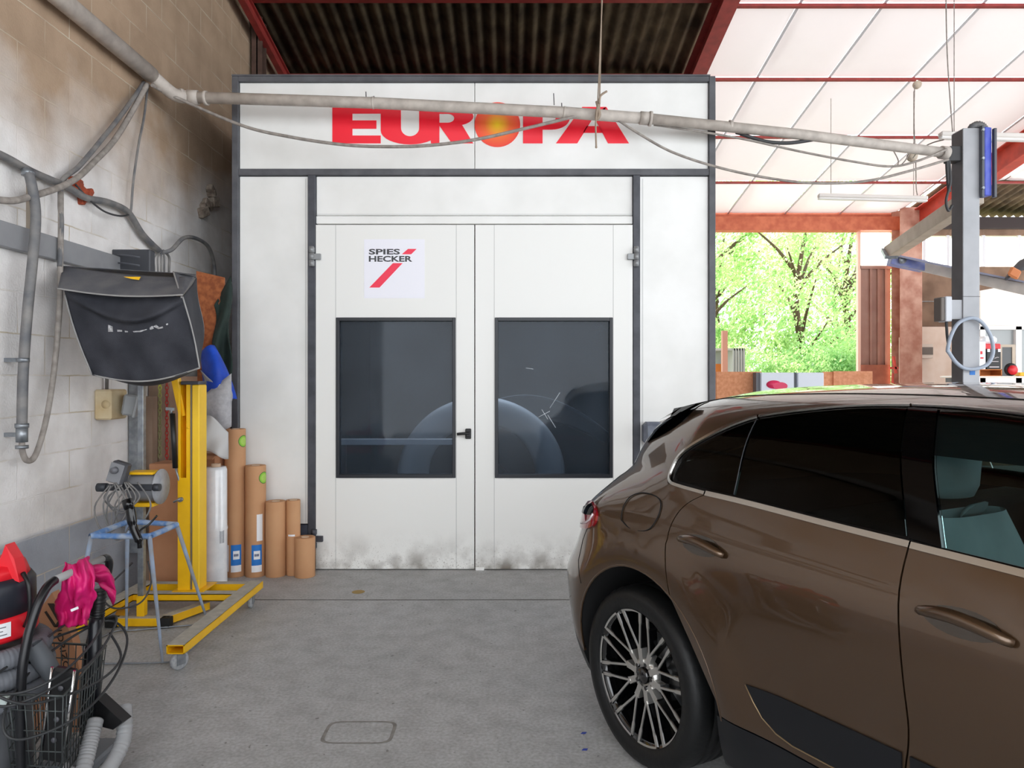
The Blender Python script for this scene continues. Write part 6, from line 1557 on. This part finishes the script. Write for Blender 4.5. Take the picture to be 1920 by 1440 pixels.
# ------------------------------------------------------------------ low partition and cabinets in the opening
face('chipboard_partition', 1343, 697, 1428, 1000, 10.0, .03, M_osbl, 'light orange chipboard sheet standing beside the booth edge', 'board')
face('chipboard_partition', 1543, 697, 1562, 1000, 10.05, .03, M_osbl, 'narrow orange chipboard strip right of the pale cabinets', 'board')
face('chipboard_partition', 1563, 696, 1636, 1000, 10.02, .03, mat('osb_pale', 'e09d78', .8, col2='cd8760', scale=20), 'wide orange chipboard sheet farthest from the booth', 'board')
for i, (x0, x1, lb) in enumerate(((1427, 1489, 'pale cabinet with a pink oval emblem beside the orange chipboard'), (1496, 1545, 'plain pale cabinet standing in the yard opening'))):
    t = thing('cabinet', lb, 'cabinet', ((x0-CX)*9.8/F, 9.95, 0))
    a = P(x0, 698.5, 9.8); c = P(x1, 698.5, 9.8); q = MB(); q.box((a.x, 9.8, 0), (c.x, 9.97, a.z), .01); obj('body', q, M_box, t)
    q = MB(); q.box((a.x-.05, 9.85, 0), (a.x-.001, 9.98, a.z)); obj('side', q, mat('cab_side', '6a6c72', .5), t)
    if i == 0:
        q = MB(); q.lathe([(0, -.004), (.105, -.004), (.105, 0), (0, 0)], P(1451, 721, 9.798), 'y', 24); 
        for v in q.v: v.z = P(0, 721, 9.798).z+(v.z-P(0, 721, 9.798).z)*.55
        n0 = len(q.v); q2 = MB(); q2.lathe([(0, -.005), (.10, -.005), (.10, -.001), (0, -.001)], P(1463, 724, 9.798), 'y', 24)
        for v in q2.v: v.z = P(0, 724, 9.798).z+(v.z-P(0, 724, 9.798).z)*.55
        q.add(q2.v, q2.f); obj('pink_emblem', q, mat('emblem_pink', 'd8285a', .4), t)

# ------------------------------------------------------------------ the yard outside
g = MB(); g.box((-30, 13.5, -.2), (60, 70, -.02)); struct('ground', g, mat('yard_ground', 'a9a594', .9, col2='7d8a5c', scale=.6))
ctn = thing('metal_container', 'grey corrugated metal container outside at the left of the opening', 'container', (6.0, 16, 0))
def oc(px): return (px-CX)*16/F
q = MB(); z1 = P(0, 653, 16).z; q.box((oc(1374), 16, 0), (oc(1397), 18, z1)); q.box((oc(1320), 17.9, 0), (oc(1397), 18, z1)); q.box((oc(1320), 16, z1-.05), (oc(1397), 18, z1))
for px in (1374, 1379, 1384, 1389, 1394): q.box((oc(px)-.01, 15.97, 0), (oc(px)+.015, 16, z1))
obj('shell', q, mat('container_grey', '8b9492', .6), ctn)
q = MB(); q.box((oc(1330), 16.8, 0), (oc(1372), 17.2, P(0, 681, 16).z)); obj('stored_crate', q, M_tan, ctn)
fc_ = MB(); fc_.box((oc(1335), 15.2, 0), (oc(1341)+.04, 15.3, P(0, 620, 15.2).z)); tag(obj('timber_post', fc_, mat('dull_post', 'a07868', .8)), 'brown timber post outside by the booth edge', 'post')
def tree(x, y, h, rad, label, m, seed, leafs=9000, sz=.17, trunk=True, zc=None, cat='tree', name='tree', clump=34, hole=.0):
    random.seed(seed); t = thing(name, label, cat, (x, y, 0), 'trees in the yard' if cat == 'tree' else None)
    if trunk:
        q = MB(); q.tube(cr([(x, y, 0), (x+.15, y, h*.25), (x-.05, y+.1, h*.5), (x+.3, y, h*.8)], 6), [.20-.16*i/18 for i in range(19)], 8)
        for k in range(9):
            a = random.uniform(0, 2*PI); z0 = h*random.uniform(.2, .6); l = rad*random.uniform(.5, .9)
            q.tube(cr([(x, y, z0), (x+l*.45*math.cos(a), y+l*.45*math.sin(a), z0+l*.5), (x+l*math.cos(a), y+l*math.sin(a), z0+l*.9)], 4), [.08-.008*i for i in range(9)], 6)
        obj('trunk', q, M_bark, t)
    zc = zc or h*.58; cl_ = []
    for k in range(clump):
        a = random.uniform(0, 2*PI); e_ = random.uniform(-1, 1); r_ = random.uniform(.25, 1)**.6
        cl_.append((Vector((x+rad*r_*math.cos(a)*math.sqrt(1-e_*e_), y+rad*r_*math.sin(a)*math.sqrt(1-e_*e_), zc+h*.45*r_*e_)), rad*random.uniform(.18, .34)))
    vs = []; fs = []
    for i in range(leafs):
        c_, r_ = random.choice(cl_)
        d = Vector((random.gauss(0, 1), random.gauss(0, 1), random.gauss(0, .8)))*r_*.6; p = c_+d
        if p.z < .05: continue
        n_ = Vector((random.gauss(0, 1), random.gauss(0, 1), random.gauss(0, 1))).normalized(); u_ = n_.orthogonal().normalized(); w_ = n_.cross(u_); s_ = sz*random.uniform(.5, 1.2); k = len(vs)
        vs += [p-u_*s_*.5, p+w_*s_*.22, p+u_*s_*.5, p-w_*s_*.22]; fs.append((k, k+1, k+2, k+3))
    q = MB(); q.v = vs; q.f = fs; q.sm = [False]*len(fs); obj('foliage', q, m, t)
tree(9.3, 23, 8.5, 2.6, 'airy light green tree with a forked trunk in the middle of the opening', M_leaf, 1, 13000, .17)
tree(6.6, 24, 9.0, 2.3, 'leafy green tree seen at the left of the opening beside the booth', M_leaf, 2, 12000, .17)
tree(12.3, 26, 9.5, 2.7, 'light green tree at the right of the opening by the brown door', M_leaf, 3, 12000, .17)
tree(9.0, 31, 10, 3.2, 'farther tree filling the gap behind the forked tree', M_leaf2, 4, 8000, .24)
tree(14.2, 31, 10, 3.0, 'farther tree behind the brown sheet door', M_leaf2, 8, 7000, .24)
tree(9.2, 20, 2.6, 2.2, 'dense green bush under the trees in the middle of the opening', M_leaf2, 5, 12000, .13, False, 1.5, 'bush', 'bush', 26)
tree(7.0, 20.5, 2.4, 1.8, 'pale green bush beside the grey container', M_leaf, 6, 10000, .13, False, 1.4, 'bush', 'bush', 22)
tree(11.9, 21, 2.9, 2.2, 'pale green bush at the right foot of the opening', M_leaf, 7, 11000, .13, False, 1.5, 'bush', 'bush', 26)


# ------------------------------------------------------------------ light, sky, camera
wd = bpy.data.worlds.new('sky'); sc.world = wd; wd.use_nodes = True
bg = wd.node_tree.nodes['Background']; bg.inputs[0].default_value = (.92, .96, 1, 1); bg.inputs[1].default_value = 2.6
sun = bpy.data.lights.new('sun', 'SUN'); sun.energy = 13; sun.angle = .01; sun.color = (1, .95, .86)
so_ = bpy.data.objects.new('sun', sun); COL.objects.link(so_); so_.rotation_euler = (math.radians(-42), math.radians(22), 0)
cam = bpy.data.cameras.new('camera'); cam.sensor_width = 36; cam.lens = 36*F/1920; cam.shift_y = (720-CY)/1920*-1; cam.clip_start = .02
cam.shift_y = -(720-CY)/1920
co_ = bpy.data.objects.new('camera', cam); COL.objects.link(co_); co_.location = (0, 0, H); co_.rotation_euler = (PI/2, 0, 0); sc.camera = co_
sc.view_settings.view_transform = 'Standard'; sc.view_settings.look = 'None'; sc.view_settings.gamma = 1; sc.view_settings.use_curve_mapping = False
sc.view_settings.exposure = 0.45
sc.cycles.use_denoising = True
sc.cycles.max_bounces = 10; sc.cycles.diffuse_bounces = 6; sc.cycles.transparent_max_bounces = 12
sc.cycles.sample_clamp_indirect = 8
